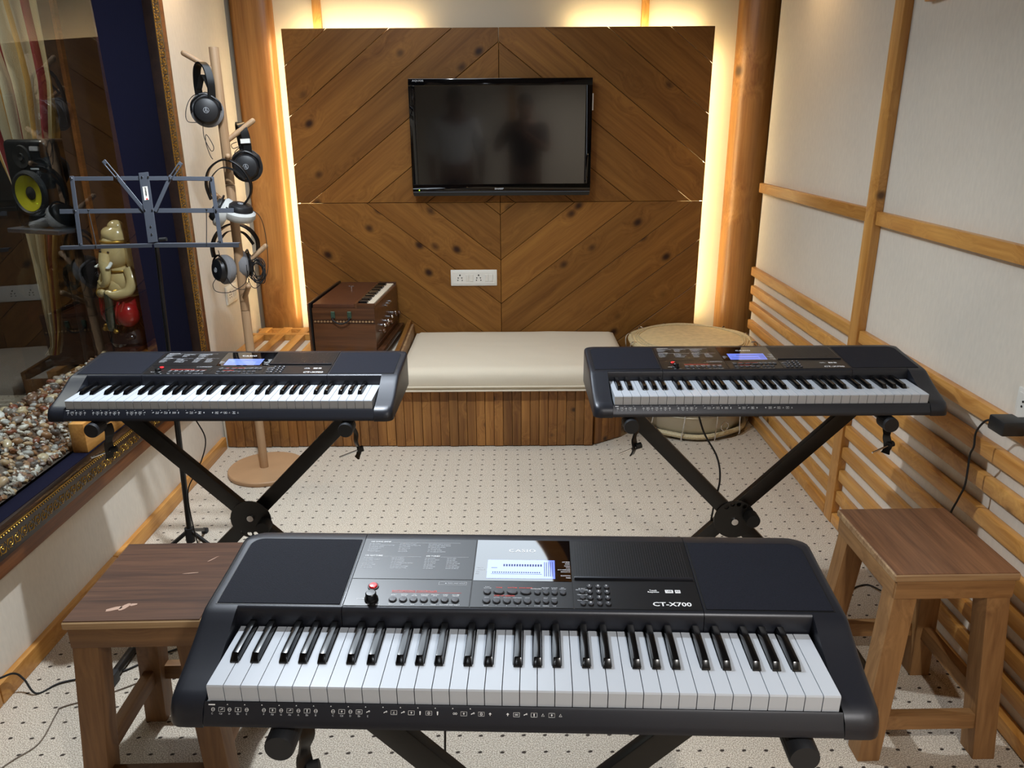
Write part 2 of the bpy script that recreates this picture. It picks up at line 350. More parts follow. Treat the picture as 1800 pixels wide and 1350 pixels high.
M['grey_cover'] = fabric('grey_cover', lin(128, 128, 130), 500, .4, .1)
M['pale_cover'] = fabric('pale_cover', lin(188, 188, 184), 60, .8, .1)
M['drum_skin'] = plain('rawhide', lin(222, 200, 152), .6, bump=.1, bscale=40, var=.12)
M['drum_rope'] = plain('rawhide_hoop', lin(206, 190, 150), .6, bump=.3, bscale=120, var=.2)
M['drum_metal'] = plain('tinned_metal', lin(196, 188, 168), .34, .8, bump=.12, bscale=30)
M['tv_gloss'] = plain('tv_bezel', lin(6, 6, 8), .06, 0, .6)
M['tv_screen'] = plain('tv_screen', lin(3, 4, 6), .10, 0, 1.0, coat=.3)
M['pebble'] = random_ramp('pebble', [lin(214, 206, 190), lin(150, 112, 78), lin(176, 146, 108), lin(104, 78, 60), lin(228, 224, 214), lin(134, 124, 112), lin(120, 66, 46), lin(88, 84, 80), lin(196, 176, 140), lin(170, 168, 160)], .35, .3)
M['bed'] = plain('gravel', lin(84, 70, 58), .8, bump=.6, bscale=60, var=.4)
M['led'] = emitter('warm_led', (1, .78, .42, 1), LED_E)
M['ceil_panel'] = emitter('ceiling_lightbox', (.80, .90, 1, 1), PANEL_E)
M['ceil'] = plain('ceiling_brown', lin(70, 52, 38), .7)
M['grey_wall'] = plain('grey_wall', lin(96, 98, 95), .9)
M['dark_wall'] = plain('dark_wall', lin(26, 23, 22), .9)

# ------------------------------------------------------------------ room shell
XL, XR, YB, YF = -1.42, 1.285, 4.26, -1.4
struct(MB().span(-4.2, XR+.2, YF-.2, YB+.2, -.06, 0).build('floor', M['carpet']))
struct(MB().span(-4.2, XR+.2, YF-.2, YB+.2, ZC, ZC+.06).build('ceiling', M['ceil']))
wb = struct(MB().span(XL-.12, XR+.3, YB, YB+.1, 0, ZC).build('wall_back', M['plaster']))
for x0, x1 in ((-.995, -.952), (.665, .703)):
    MB().span(x0, x1, YB-.022, YB, 1.9, ZC-.02).build('batten', M['pineZ'], wb, bevel=.003)
wf = struct(MB().span(XL-.1, XR+.2, YF-.1, YF, 0, ZC).build('wall_front', M['wall']))
MB().span(-.02, .06, YF, YF+.02, 0, ZC-.01).build('batten', M['pineZ'], wf)
# right wall with cloth panels, battens, rails and slats
wr = struct(MB().span(XR, XR+.15, YF, 3.99, 0, ZC).build('wall_right', M['wall']))
struct(MB().span(XR+.05, XR+.3, 3.99, YB, 0, ZC).build('dark_gap_block', M['matte']))  # black block painting the dark gap between wall and pillar
FX = 1.260
MB().span(FX-.006, XR, 2.68, 2.748, 0, ZC).build('batten', M['pineZ'], wr, bevel=.004)
MB().span(FX-.006, XR, .35, .42, 0, ZC).build('batten', M['pineZ'], wr, bevel=.004)
for (y0, y1, z0, z1) in ((2.75, 3.985, 1.165, 1.213), (.42, 2.678, 1.162, 1.209), (.42, 2.57, 1.845, 1.892), (YF, .35, 1.162, 1.209)):
    MB().span(FX, XR, y0, y1, z0, z1).build('rail', M['pineY'], wr, bevel=.006)
random.seed(4)
for k in range(9):
    zt = .788-k*.0925
    for y0, y1 in ((2.75, 3.985-(.02 if k else 0)), (.42, 2.678), (YF, .35)):
        j = random.uniform(-.003, .003)
        MB().span(FX-(.006 if k == 8 else 0), XR, y0, y1, max(zt-.045, 0)+j*(k < 8), zt+j).build('slat', M['pineY'], wr, bevel=.006)
# round log pillars in the back corners
p = MB(); p.cyl((1.285, 4.27, 0), (1.285, 4.27, ZC), .128, None, 40); struct(p.build('trim_1', M['pillar']))
p = MB()
pts = []
for i in range(41):
    a = PI+PI*i/40; c_, s_ = math.cos(a), math.sin(a)
    pts.append((-1.305+.108*math.copysign(abs(c_)**.55, c_), 4.27+.075*math.copysign(abs(s_)**.7, s_)))
p.prism(pts, ZC); struct(p.build('trim_2', M['pillar']))
# left wall with the deep window opening
Y0w, Y1w, Z0w, Z1w = .62, 3.262, .465, 2.25
wl = MB()
wl.span(XL-.05, XL, YF, 4.20, 0, .40); wl.span(XL-.05, XL, Y1w+.02, 4.20, .40, ZC); wl.span(XL-.05, XL, YF, Y0w-.02, .40, ZC); wl.span(XL-.05, XL, Y0w-.02, Y1w+.02, Z1w+.02, ZC)
wl = struct(wl.build('wall_left', M['wall']))
for y0, y1 in ((YF, 1.70), (1.704, 2.36), (2.364, 3.45)):
    o = MB().span(XL, XL+.02, y0, y1, 0, .062).build('board', M['pineY'], None, bevel=.004)
    if y0 == YF: bl = o; bl.name = 'baseboard_left'; struct(bl)
    else: o.parent = bl
# window: trim, ornament, velvet lining, panes
win = bpy.data.objects.new('window_1', None); C.objects.link(win); win['kind'] = 'structure'
def ring(x0, x1, o, t, mt, name, bev=.003):
    g = MB(); y0, y1, z0, z1 = Y0w-o, Y1w+o, Z0w-o, Z1w+o
    g.span(x0, x1, y0, y1, z0, z0+t); g.span(x0, x1, y0, y1, z1-t, z1); g.span(x0, x1, y0, y0+t, z0+t, z1-t); g.span(x0, x1, y1-t, y1, z0+t, z1-t)
    return g.build(name, mt, win, bevel=bev)
ring(XL-.02, XL+.028, .128, .05, M['frame_brown'], 'outer_trim')
ring(XL-.02, XL+.034, .080, .064, M['frame_dark'], 'ornament_band', .006)
ring(XL-.02, XL+.038, .018, .018, M['frame_dark'], 'bead_trim')
ring(XL+.036, XL+.0395, .007, .0035, M['gold'], 'gold_line', 0)
# gold scrolls on the band and beads on the bead trim
def scroll(g, T):
    for sgn in (1, -1):
        pts = []
        for i in range(15):
            t = i/14; a = t*1.35*2*PI; r_ = .0125*(1-t)+.0025
            pts.append(T(sgn*(.0175-r_*math.cos(a)), sgn*r_*math.sin(a)*1.1))
        g.tube(pts, .0012, 4)
        for da, db, dc, dd in ((.004, .010, .012, .016), (.010, -.012, .022, -.016), (.026, .006, .030, .014), (.001, -.008, .005, -.016)):
            g.tube([T(sgn*da, sgn*db), T(sgn*(da+dc)/2, sgn*((db+dd)/2+.002)), T(sgn*dc, sgn*dd)], [.0005, .0016, .0005], 4)
        g.ball(T(sgn*.0175, 0), .0026, 5, 3)
g = MB(); zc = Z0w-.048; xo = XL+.0345; y = Y0w
while y < Y1w:
    scroll(g, lambda a, b, y=y: Vector((xo, y+a, zc+b))); y += .064
z = Z0w+.05
while z < Z1w:
    scroll(g, lambda a, b, z=z: Vector((xo, Y1w+.048+b, z+a))); z += .064
g.build('gold_scroll', M['gold'], win)['kind'] = 'stuff'
g = MB(); y = Y0w
while y < Y1w: g.ball((XL+.039, y, Z0w-.012), .0032, 5, 3); y += .0115
z = Z0w
while z < Z1w: g.ball((XL+.039, Y1w+.011, z), .0032, 5, 3); z += .0115
g.build('gold_bead', M['gold'], win)['kind'] = 'stuff'
XG1, XG2, YG = -1.48, -1.765, 3.03
g = MB(); g.span(XG1+.003, XL, Y0w-.02, Y1w+.01, Z0w-.03, Z0w); g.span(XG1+.003, XL, Y0w-.02, Y1w+.01, Z1w, Z1w+.03)
g.span(XG1+.003, XL, Y0w-.03, Y0w, Z0w, Z1w)
g.prism([(XL, Y1w), (XL, Y1w+.02), (XG1-.022, YG+.02), (XG1-.022, YG-.002)], Z1w-Z0w, Matrix.Translation((0, 0, Z0w)))
g.build('velvet_lining', M['navy'], win)
g = MB(); g.span(XG2-.06, XG1, Y0w-.02, Y1w+.01, Z0w-.06, Z0w-.03); g.span(XG2-.06, XG1-.03, Y0w-.02, Y1w+.01, Z1w, Z1w+.03)
g.span(XG2-.06, XG1-.01, Y0w-.03, Y0w, Z0w, Z1w); g.span(XG2-.06, XG1-.03, Y1w, Y1w+.03, Z0w, Z1w)
g.build('niche_lining', M['niche'], win)
tilt = R(1.6)
g = MB(); g.box((0, 0, 0), (.006, YG-Y0w-.006, Z1w-Z0w-.02))
g.build('glass_pane', M['glass'], win, loc=(XG1-.005, (Y0w+YG)/2, (Z0w+Z1w)/2+.01), rot=(0, -tilt, 0))
g = MB(); g.box((0, 0, 0), (.006, Y1w-Y0w-.006, Z1w-Z0w-.02))
g.build('glass_pane', M['glass2'], win, loc=(XG2, (Y0w+Y1w)/2, (Z0w+Z1w)/2))
g = MB(); g.span(XG2+.004, XG2+.02, Y1w-.03, Y1w-.004, Z0w, Z1w); g.build('gold_strip', M['frame_brown'], win)
# control room behind the window
g = MB(); g.span(-4.2, -1.54, YB, YB+.1, 0, ZC); struct(g.build('wall_control_room_back', M['dark_wall']))
g = MB(); g.span(-4.3, -4.2, YF, YB, 0, ZC); struct(g.build('wall_control_room_side', M['grey_wall']))
g = MB(); g.span(-4.2, XL-.1, YF-.1, YF, 0, ZC); struct(g.build('wall_control_room_front', M['grey_wall']))
g = MB(); g.span(XG2-.06, XG2-.05, YF, 4.26, 0, .43); g.span(XG2-.06, XG2-.05, Y1w+.03, 4.26, .43, ZC); g.span(XG2-.06, XG2-.05, YF, Y0w-.03, .43, ZC); struct(g.build('wall_control_room_window', M['dark_wall']))
# ceiling light box with lobed wooden rim
def lobes(s_):
    out = []
    for i in range(120):
        a = 2*PI*i/120; r_ = .56+.10*abs(math.cos(a*2.5+.4))
        out.append((-.52+s_*r_*math.cos(a)*1.05, 2.75+s_*r_*math.sin(a)*1.35))
    return out
cl = thing('ceiling_light', 'lobed white ceiling light panel with wavy wooden rim over the keyboards', 'light', (0, 0, 0))
g = MB(); g.prism(lobes(1.0), .03, Matrix.Translation((0, 0, ZC-.05))); g.build('light_panel', M['ceil_panel'], cl)
g = MB(); a_, b_ = lobes(1.0), lobes(1.13); n_ = len(a_)
V = [(x, y, z) for z in (ZC-.06, ZC-.001) for pl in (a_, b_) for x, y in pl]
F = []
for i in range(n_):
    j = (i+1) % n_
    F += [(i, j, n_+j, n_+i), (2*n_+i, 3*n_+i, 3*n_+j, 2*n_+j), (i, 2*n_+i, 2*n_+j, j), (n_+i, n_+j, 3*n_+j, 3*n_+i)]
g.add(V, F); g.build('rim', M['pineX'], cl)
#SECTION2
# ------------------------------------------------------------------ backlit chevron panel
PY = 4.15; PX0, PX1, PZ0, PZ1 = -1.137, 1.020, .30, 1.958; XCm, ZS = -.057, 1.109; TS = .772
ap = thing('accent_panel', 'backlit stained pine wall panel of diamond chevron planks behind the television', 'wall panel', (0, 0, 0))
def clip(poly, a, b, c):           # keep a*x+b*y <= c
    out = []
    for i in range(len(poly)):
        p, q = poly[i], poly[(i+1) % len(poly)]; dp, dq = a*p[0]+b*p[1]-c, a*q[0]+b*q[1]-c
        if dp <= 0: out.append(p)
        if dp*dq < 0:
            t = dp/(dp-dq); out.append((p[0]+(q[0]-p[0])*t, p[1]+(q[1]-p[1])*t))
    return out
def inset(poly, d):
    n = len(poly); out = list(poly); A = sum(poly[i][0]*poly[(i+1) % n][1]-poly[(i+1) % n][0]*poly[i][1] for i in range(n))
    sg = 1 if A > 0 else -1
    res = poly
    for i in range(n):
        p, q = poly[i], poly[(i+1) % n]; ex, ey = q[0]-p[0], q[1]-p[1]; L_ = math.hypot(ex, ey)
        if L_ < 1e-6: continue
        nx, ny = sg*ey/L_, -sg*ex/L_
        res = clip(res, nx, ny, nx*p[0]+ny*p[1]-d)
        if len(res) < 3: return []
    return res
random.seed(11)
step = .2415
for sx in (-1, 1):
    for top in (True, False):
        quad = [(PX0, ZS), (XCm, ZS), (XCm, PZ1), (PX0, PZ1)] if (sx < 0 and top) else [(XCm, ZS), (PX1, ZS), (PX1, PZ1), (XCm, PZ1)] if top else \
               [(PX0, PZ0), (XCm, PZ0), (XCm, ZS), (PX0, ZS)] if sx < 0 else [(XCm, PZ0), (PX1, PZ0), (PX1, ZS), (XCm, ZS)]
        base = 1.168 if top else 1.043
        for k in range(-1, 9):
            lo, hi = (base+(k-1)*step, base+k*step) if top else (base-k*step, base-(k-1)*step)
            if k == -1: continue
            # band value: top  v = z + |x-xc|*TS ; bottom v = z - |x-xc|*TS
            a = sx*TS if top else -sx*TS
            pl = clip(quad, a, 1, hi+a*XCm); pl = clip(pl, -a, -1, -(lo+a*XCm)) if len(pl) > 2 else pl
            if len(pl) < 3: continue
            pl = inset(pl, .0011)
            if len(pl) < 3: continue
            cx = sum(q[0] for q in pl)/len(pl); cz = sum(q[1] for q in pl)/len(pl)
            th = math.atan(-a)                     # plank runs along slope -a
            ct, st = math.cos(th), math.sin(th)
            loc2 = [((q[0]-cx)*ct+(q[1]-cz)*st, -(q[0]-cx)*st+(q[1]-cz)*ct) for q in pl]
            g = MB(); g.prism(loc2, .022)
            # local z of the prism points towards the room (-Y)
            o = g.build('plank', M['stain'], ap, bevel=.0016, seg=1)
            jy = random.uniform(-.0015, .0015)
            o.matrix_local = Matrix.Translation((cx, PY+.022+jy, cz)) @ Matrix.Rotation(R(90), 4, 'X') @ Matrix.Rotation(th, 4, 'Z')
MB().span(PX0+.13, PX1-.13, PY+.024, PY+.036, PZ0, PZ1-.10).build('slit_light_block', M['matte'], ap)  # unseen blocker added so the slits glow only near the panel edges
for z in (.6, 1.1, 1.6): MB().span(PX0+.2, PX1-.2, PY+.036, YB, z-.02, z+.02).build('mounting_rail', M['pineX'], ap)
for x0, x1, z0, z1 in ((PX0+.001, PX0+.010, .46, PZ1-.04), (PX1-.010, PX1-.001, .46, PZ1-.09), (-1.06, -.46, PZ1-.010, PZ1-.001), (.31, .96, PZ1-.010, PZ1-.001)):
    MB().span(x0, x1, PY+.0245, PY+.031, z0, z1).build('light_strip', M['led'], ap)
# ------------------------------------------------------------------ television
tv = thing('television', 'black flat television switched off on the chevron panel', 'television', (-.049, 4.09, 1.436))
W, H = .922, .566
g = MB(); g.box((0, .02, 0), (W, .04, H)); g.build('casing', M['black'], tv, bevel=.006)
g = MB(); sw, sh, zo = .858, .478, .011
g.span(-W/2, W/2, -.006, 0, zo+sh/2, H/2); g.span(-W/2, W/2, -.006, 0, -H/2+.018, zo-sh/2)
g.span(-W/2, -sw/2, -.006, 0, zo-sh/2, zo+sh/2); g.span(sw/2, W/2, -.006, 0, zo-sh/2, zo+sh/2)
g.build('bezel', M['tv_gloss'], tv, bevel=.0015)
MB().span(-sw/2, sw/2, -.002, 0, zo-sh/2, zo+sh/2).build('screen', M['tv_screen'], tv)
MB().span(-W/2+.002, W/2-.002, -.008, -.001, -H/2+.0145, -H/2+.018).build('silver_line', M['steel'], tv)
g = MB(); g.profile_x([(-.006, -H/2+.014), (.0, -H/2-.004), (.03, -H/2-.004), (.03, -H/2+.014)], -W/2+.004, W/2-.004); g.build('speaker_bar', M['satin'], tv)
text('lettering', 'AQUOS', M['dimprint'], tv, (-W/2+.02, -.0065, H/2-.010), .011, (R(90), 0, 0), 1.5)
text('lettering', 'SHARP', M['dimprint'], tv, (-.012, -.0065, -H/2+.031), .012, (R(90), 0, 0), 1.3, 'CENTER', .0004)
MB().box((-W/2+.034, -.007, -H/2+.026), (.004, .002, .005)).build('status_light', emitter('status_led', (.45, 1, .05, 1), 3), tv)
g = MB(); g.span(W/2, W/2+.006, .0, .02, .13, .21); g.build('side_tab', M['white'], tv)
g = MB(); g.span(-.2, .2, .04, .059, -.15, .15); g.build('wall_bracket', M['matte'], tv)
# ------------------------------------------------------------------ switch plates and outlets
def socket_holes(x, z, par, y=-.0105):
    g = MB()
    g.cyl((x, y+.002, z+.015), (x, y, z+.015), .0042, None, 10)
    for dx, dz, r_ in ((-.010, 0, .0032), (.010, 0, .0032), (-.012, -.013, .003), (.012, -.013, .003)):
        g.cyl((x+dx, y+.002, z+dz), (x+dx, y, z+dz), r_, None, 10)
    g.build('socket_hole', M['kb_groove'], par)
def rocker(x, z, par, on=False):
    MB().box((x, -.011, z), (.018, .004, .038), Matrix.Rotation(R(7 if on else 3), 3, 'X'), .001).build('rocker', M['white'], par)
sp = thing('switch_plate', 'white socket and switch plate low on the chevron panel', 'switch', (-.2055, PY, .706))
MB().box((0, -.004, 0), (.253, .008, .088), None, .003, 2).build('plate', M['white'], sp)
MB().box((0, -.0085, 0), (.232, .002, .066), None, .0008).build('module_frame', M['white'], sp)
socket_holes(-.076, .0, sp); socket_holes(.026, 0, sp)
for x, on in ((-.036, True), (-.013, False), (.070, False), (.095, False)): rocker(x, 0, sp, on)
so = thing('wall_outlet', 'white two gang wall outlet on the cream wall behind the headphone stand', 'outlet', (XL, 3.80, .70), R(90))
MB().box((0, -.004, 0), (.15, .008, .09), None, .003, 2).build('plate', M['white'], so)
MB().box((0, -.0085, 0), (.128, .002, .066), None, .0008).build('module_frame', M['white'], so)
socket_holes(-.03, 0, so); rocker(.02, 0, so); rocker(.045, 0, so)
so = thing('wall_outlet', 'white wall outlet above the slats at the right edge of the photo', 'outlet', (XR, 1.755, .825), R(-90))
MB().box((0, -.004, 0), (.12, .008, .088), None, .003, 2).build('plate', M['white'], so)
MB().box((0, -.0085, 0), (.098, .002, .066), None, .0008).build('module_frame', M['white'], so)
socket_holes(-.02, .012, so); rocker(.03, 0, so)
# ------------------------------------------------------------------ slatted platform, lattice, divider, mattress
YP = 3.455
pf = thing('slatted_bench', 'low pine platform with vertical slatted front under the cream mattress', 'bench', (0, 0, 0))
g = MB(); g.prism([(-.565, YP+.02), (.385, YP+.02), (.53, 3.57), (.56, PY-.004), (-.565, PY-.004)], .278, Matrix.Translation((0, 0, .002))); g.build('carcass', M['benchZ'], pf)
random.seed(5)
x = -.568; k = 0
while x < .385:
    j = random.uniform(-.003, .003)
    MB().span(x, x+.0425, YP+j, YP+.02+j, .004, .288).build('slat', M['benchZ'], pf, bevel=.0035); x += .0437
for i in range(4):
    d = Vector((.145, .10, 0)).normalized(); c = Vector((.40, YP+.02, .146))+d*(.022+.0437*i)
    MB().box(c, (.0425, .02, .284), Matrix.Rotation(math.atan2(d.y, d.x), 3, 'Z')).build('slat', M['benchZ'], pf, bevel=.0035)
pl_ = thing('slatted_platform', 'pine platform with slatted front and open lattice top beside the harmonium', 'platform', (0, 0, 0))
MB().span(XL+.004, -.581, YP+.024, PY-.004, .002, .40).build('carcass', M['cream'], pl_)
x = -1.40
while x < -.60:
    j = random.uniform(-.003, .003)
    MB().span(x, x+.0425, YP+.004+j, YP+.024+j, .004, .405).build('slat', M['benchZ'], pl_, bevel=.0035); x += .0437
for x in (-1.385, -1.275, -1.165, -1.055, -.945, -.835, -.725):
    MB().span(x, x+.048, YP+.03, 3.985, .40, .434).build('lattice_slat', M['pineY'], pl_, bevel=.003)
    MB().span(x, x+.048, 4.025, PY-.006, .40, .434).build('lattice_slat', M['pineY'], pl_, bevel=.003)
MB().span(XL+.01, -.64, 3.985, 4.025, .40, .434).build('cross_slat', M['pineX'], pl_, bevel=.003)
MB().span(XL+.01, -.64, 4.118, PY-.006, .40, .430).build('cross_slat', M['pineX'], pl_, bevel=.003)
dv = thing('divider_board', 'sloping stained board between the harmonium and the mattress', 'board', (0, 0, 0))
g = MB(); Mx = Matrix(((0, 0, 1), (1, 0, 0), (0, 1, 0))).to_4x4()
g.prism([(YP+.02, .292), (PY-.01, .292), (PY-.01, .475), (YP+.02, .44)], .022, Matrix.Translation((-.579, 0, 0)) @ Mx); g.build('board', M['stain'], dv, bevel=.003)
g = MB(); g.prism([(YP+.06, .30), (PY-.02, .30), (PY-.02, .452), (YP+.06, .425)], .012, Matrix.Translation((-.5565, 0, 0)) @ Mx); g.build('pale_edge', M['edge'], dv, bevel=.002)
def mattress():
    X0, X1, Y0_, Y1_, Z0_, Z1_ = -.531, .565, 3.425, 4.135, .298, .408
    nx, ny = 40, 26; V = []; F = []
    def pt(u, v):
        x = X0+(X1-X0)*u; y = Y0_+(Y1_-Y0_)*v
        e = min(u, 1-u)*(X1-X0); e2 = min(v, 1-v)*(Y1_-Y0_); d = min(e, e2)
        z = Z1_-.014*max(0, 1-d/.03)**2+.006*math.sin(PI*u)*math.sin(PI*v)
        z += .0035*mnoise.noise(Vector((x*3.1, y*3.7, 1)))+.0022*mnoise.noise(Vector((x*9+y*5, y*12, 4)))
        return (x, y, z)
    for j in range(ny+1):
        for i in range(nx+1): V.append(pt(i/nx, j/ny))
    for j in range(ny):
        for i in range(nx): a = j*(nx+1)+i; F.append((a, a+1, a+nx+2, a+nx+1))
    per = [(i, 0) for i in range(nx)]+[(nx, j) for j in range(ny)]+[(nx-i, ny) for i in range(nx)]+[(0, ny-j) for j in range(ny)]
    rings = [[j*(nx+1)+i for i, j in per]]
    for zz, out in ((Z1_-.03, .008), (.36, .010), (.325, .006), (.312, .001), (Z0_, .001)):
        r_ = []
        for i, j in per:
            x, y, _ = pt(i/nx, j/ny); ox = -out if i == 0 else out if i == nx else 0; oy = -out if j == 0 else out if j == ny else 0
            wob = .003*mnoise.noise(Vector((x*7, y*7, zz*9)))
            V.append((x+ox, y+oy+wob*(oy != 0), zz)); r_.append(len(V)-1)
        rings.append(r_)
    for a, b in zip(rings, rings[1:]):
        n = len(a)
        for k in range(n): F.append((a[k], b[k], b[(k+1) % n], a[(k+1) % n]))
    F.append(tuple(rings[-1]))
    return MB().add(V, F)
mt_ = thing('mattress', 'cream cloth covered mattress on the slatted platform below the television', 'mattress', (0, 0, 0))
mattress().build('cushion', M['cream'], mt_, ang=50)
loop = [(-.531, 3.418), (.565, 3.418), (.572, 3.425), (.572, 4.13), (.565, 4.135), (-.531, 4.135), (-.536, 4.13), (-.536, 3.425)]
MB().tube([(x, y, .3225) for x, y in loop], .0045, 6, True).build('piping', M['cream'], mt_)
MB().tube([(x, y, .3035) for x, y in loop], .0045, 6, True).build('piping', M['cream'], mt_)
# ------------------------------------------------------------------ harmonium
hm = thing('harmonium', 'brown wooden harmonium with keys, brass stops and side handle on the lattice', 'harmonium', (-.795, 3.855, .435), R(-3))
hw, hl, hh = .152, .275, .255      # half width x, half length y, height
g = MB(); g.span(-hw, hw, -hl, hl, 0, hh-.02); g.build('body', M['harm'], hm, bevel=.003)
g = MB(); g.span(-hw+.005, .055, -hl+.004, hl-.004, hh-.02, hh); g.build('lid', M['harm_top'], hm, bevel=.003)
g = MB(); g.span(.055, .068, -hl+.004, hl-.004, hh-.02, hh+.004); g.build('lid_rail', M['harm'], hm, bevel=.002)
g = MB(); g.span(-hw-.012, -hw-.003, -hl-.004, hl+.004, .0, hh+.006); g.build('bellows_board', M['satin'], hm, bevel=.002)
g = MB(); g.span(-hw-.022, -hw-.012, -hl-.002, hl+.002, .0, hh+.002); g.build('bellows_cover', M['harm'], hm, bevel=.002)
g = MB(); g.span(.068, hw, -hl, -hl+.016, hh-.02, hh+.002); g.span(.068, hw, hl-.016, hl, hh-.02, hh+.002); g.span(hw-.012, hw, -hl+.016, hl-.016, hh-.022, hh-.012)
g.build('key_frame', M['harm'], hm, bevel=.0015)
n = 25; p_ = (2*hl-.036)/n
wk = None
for i in range(n):
    y = -hl+.018+p_*(i+.5)
    if wk is None:
        wk = MB().box((.105, 0, hh-.010), (.072, p_-.0008, .012), None, .0008).build('white_key', M['cream'], hm); o = wk
    else: o = wk.copy(); C.objects.link(o)
    o.location = (0, y, 0)
bk = None
for i in range(n-1):
    if i % 7 in (2, 6): continue
    y = -hl+.018+p_*(i+1)
    if bk is None: bk = MB().box((.090, 0, hh+.002), (.042, p_*.55, .014), None, .0015).build('black_key', M['black_key'], hm); o = bk
    else: o = bk.copy(); C.objects.link(o)
    o.location = (0, y, 0)
def stop(y, z, r_, l, mt, big):
    g = MB(); g.cyl((hw-.002, y, z), (hw+l*.5, y, z), r_*.45, None, 10); g.ball((hw+l, y, z), (r_*.8, r_, r_), 12, 8)
    g.build('stop_knob', mt, hm)
for i in range(5): stop(-.20+.09*i+.03*(i > 2), .105+.012*(i % 2), .012, .024, M['harm'], 1)
for i in range(4): stop(-.16+.09*i, .125, .010, .020, M['chrome'], 1)
for i in range(3): 
    g = MB(); g.cyl((hw, -.05+.05*i, .20), (hw+.012, -.05+.05*i, .20), .005, None, 8); g.box((hw+.014, -.05+.05*i, .20), (.006, .022, .007)); g.build('key_latch', M['chrome'], hm)
MB().span(hw-.001, hw+.004, -hl+.03, hl-.03, .045, .05).build('moulding', M['harm_top'], hm)
g = MB(); g.span(hw, hw+.03, -hl, hl, 0, .028); g.build('base_ledge', M['harm'], hm, bevel=.003)
g = MB(); g.cyl((-.04, .06, hh), (-.04, .06, hh+.018), .004, None, 8); g.box((-.04, .06, hh+.02), (.028, .007, .006)); g.build('lid_latch', M['chrome'], hm)
g = MB()
for sx in (-.05, .03): 
    g.box((sx, -hl-.004, hh-.052), (.020, .008, .034), None, .002)
g.build('handle_mount', plain('green_brass', lin(70, 92, 78), .45, .6), hm)
MB().tube(smooth_path([(-.05, -hl-.010, hh-.062), (-.046, -hl-.016, hh-.078), (-.01, -hl-.02, hh-.092), (.026, -hl-.016, hh-.078), (.03, -hl-.010, hh-.062)], 5), .0035, 8).build('handle', M['matte'], hm)
g = MB()
for i in range(19):
    x = -hw+.012+i*(2*hw-.024)/18
    g.box((x, -hl-.0008, hh-.085), (.008, .0016, .008), Matrix.Rotation(R(45), 3, 'Y'))
g.build('inlay_border', M['edge'], hm)
g = MB(); g.span(-hw, hw, -hl-.0012, -hl, hh-.0785, hh-.077); g.span(-hw, hw, -hl-.0012, -hl, hh-.0935, hh-.092); g.build('inlay_line', M['satin'], hm)
# ------------------------------------------------------------------ drum
dr = thing('drum', 'large hide-topped metal drum standing on the carpet in the right back corner', 'drum', (.925, 3.805, 0))
DR, DH = .300, .452
prof = [(.25, .02), (.285, .03), (.296, .10), (.302, .2), (.302, .28), (.296, .36), (.288, .42), (.27, .44)]
g = MB(); g.lathe(prof, 48); g.build('metal_shell', M['drum_metal'], dr)
g = MB()
for z in (.12, .33): g.tube([(.302*math.cos(2*PI*i/48), .302*math.sin(2*PI*i/48), z) for i in range(48)], .0035, 6, True)
g.build('shell_seam', M['drum_metal'], dr)
def hoop(z, r_, t):
    return MB().tube([((r_+.003*math.sin(7*a))*math.cos(a), (r_+.003*math.sin(7*a))*math.sin(a), z+.003*math.sin(5*a)) for a in [2*PI*i/60 for i in range(60)]], t, 8, True)
hoop(.026, .302, .013).build('lower_hoop', M['drum_rope'], dr)
hoop(.436, .304, .015).build('upper_hoop', M['drum_rope'], dr)
prof = [(0.0001, .458), (.15, .457), (.24, .454), (.282, .450), (.305, .444), (.316, .432)]
g = MB(); g.lathe([(r_, z) for r_, z in prof], 56); g.build('drum_head', M['drum_skin'], dr)
g = MB()
for k in range(3): g.tube([((.262+.012*k+.004*math.sin(9*a+k))*math.cos(a), (.262+.012*k+.004*math.sin(9*a+k))*math.sin(a), .4545-.002*k) for a in [2*PI*i/72 for i in range(72)]], .0032, 5, True)
g.build('head_lacing', M['drum_rope'], dr)
for i in range(12):
    a = 2*PI*i/12+.25
    T = lambda r_, da, z: (r_*math.cos(a+da), r_*math.sin(a+da), z)
    pts = smooth_path([T(.300, 0, .448), T(.322, 0, .452), T(.334, 0, .43), T(.330, .02, .38), T(.310, .05, .25), T(.312, .03, .10), T(.322, .0, .03), T(.318, 0, .008)], 4)
    MB().tube(pts, .0032, 5).build('tension_hook', M['chrome'], dr)
for a in (-1.15, 2.6):
    c = Vector((.318*math.cos(a), .318*math.sin(a), .075)); t_ = Vector((-math.sin(a), math.cos(a), 0))
    MB().tube([c+t_*.022*math.cos(2*PI*i/20)+Vector((0, 0, .022*math.sin(2*PI*i/20))) for i in range(20)], .003, 6, True).build('ring_handle', M['chrome'], dr)
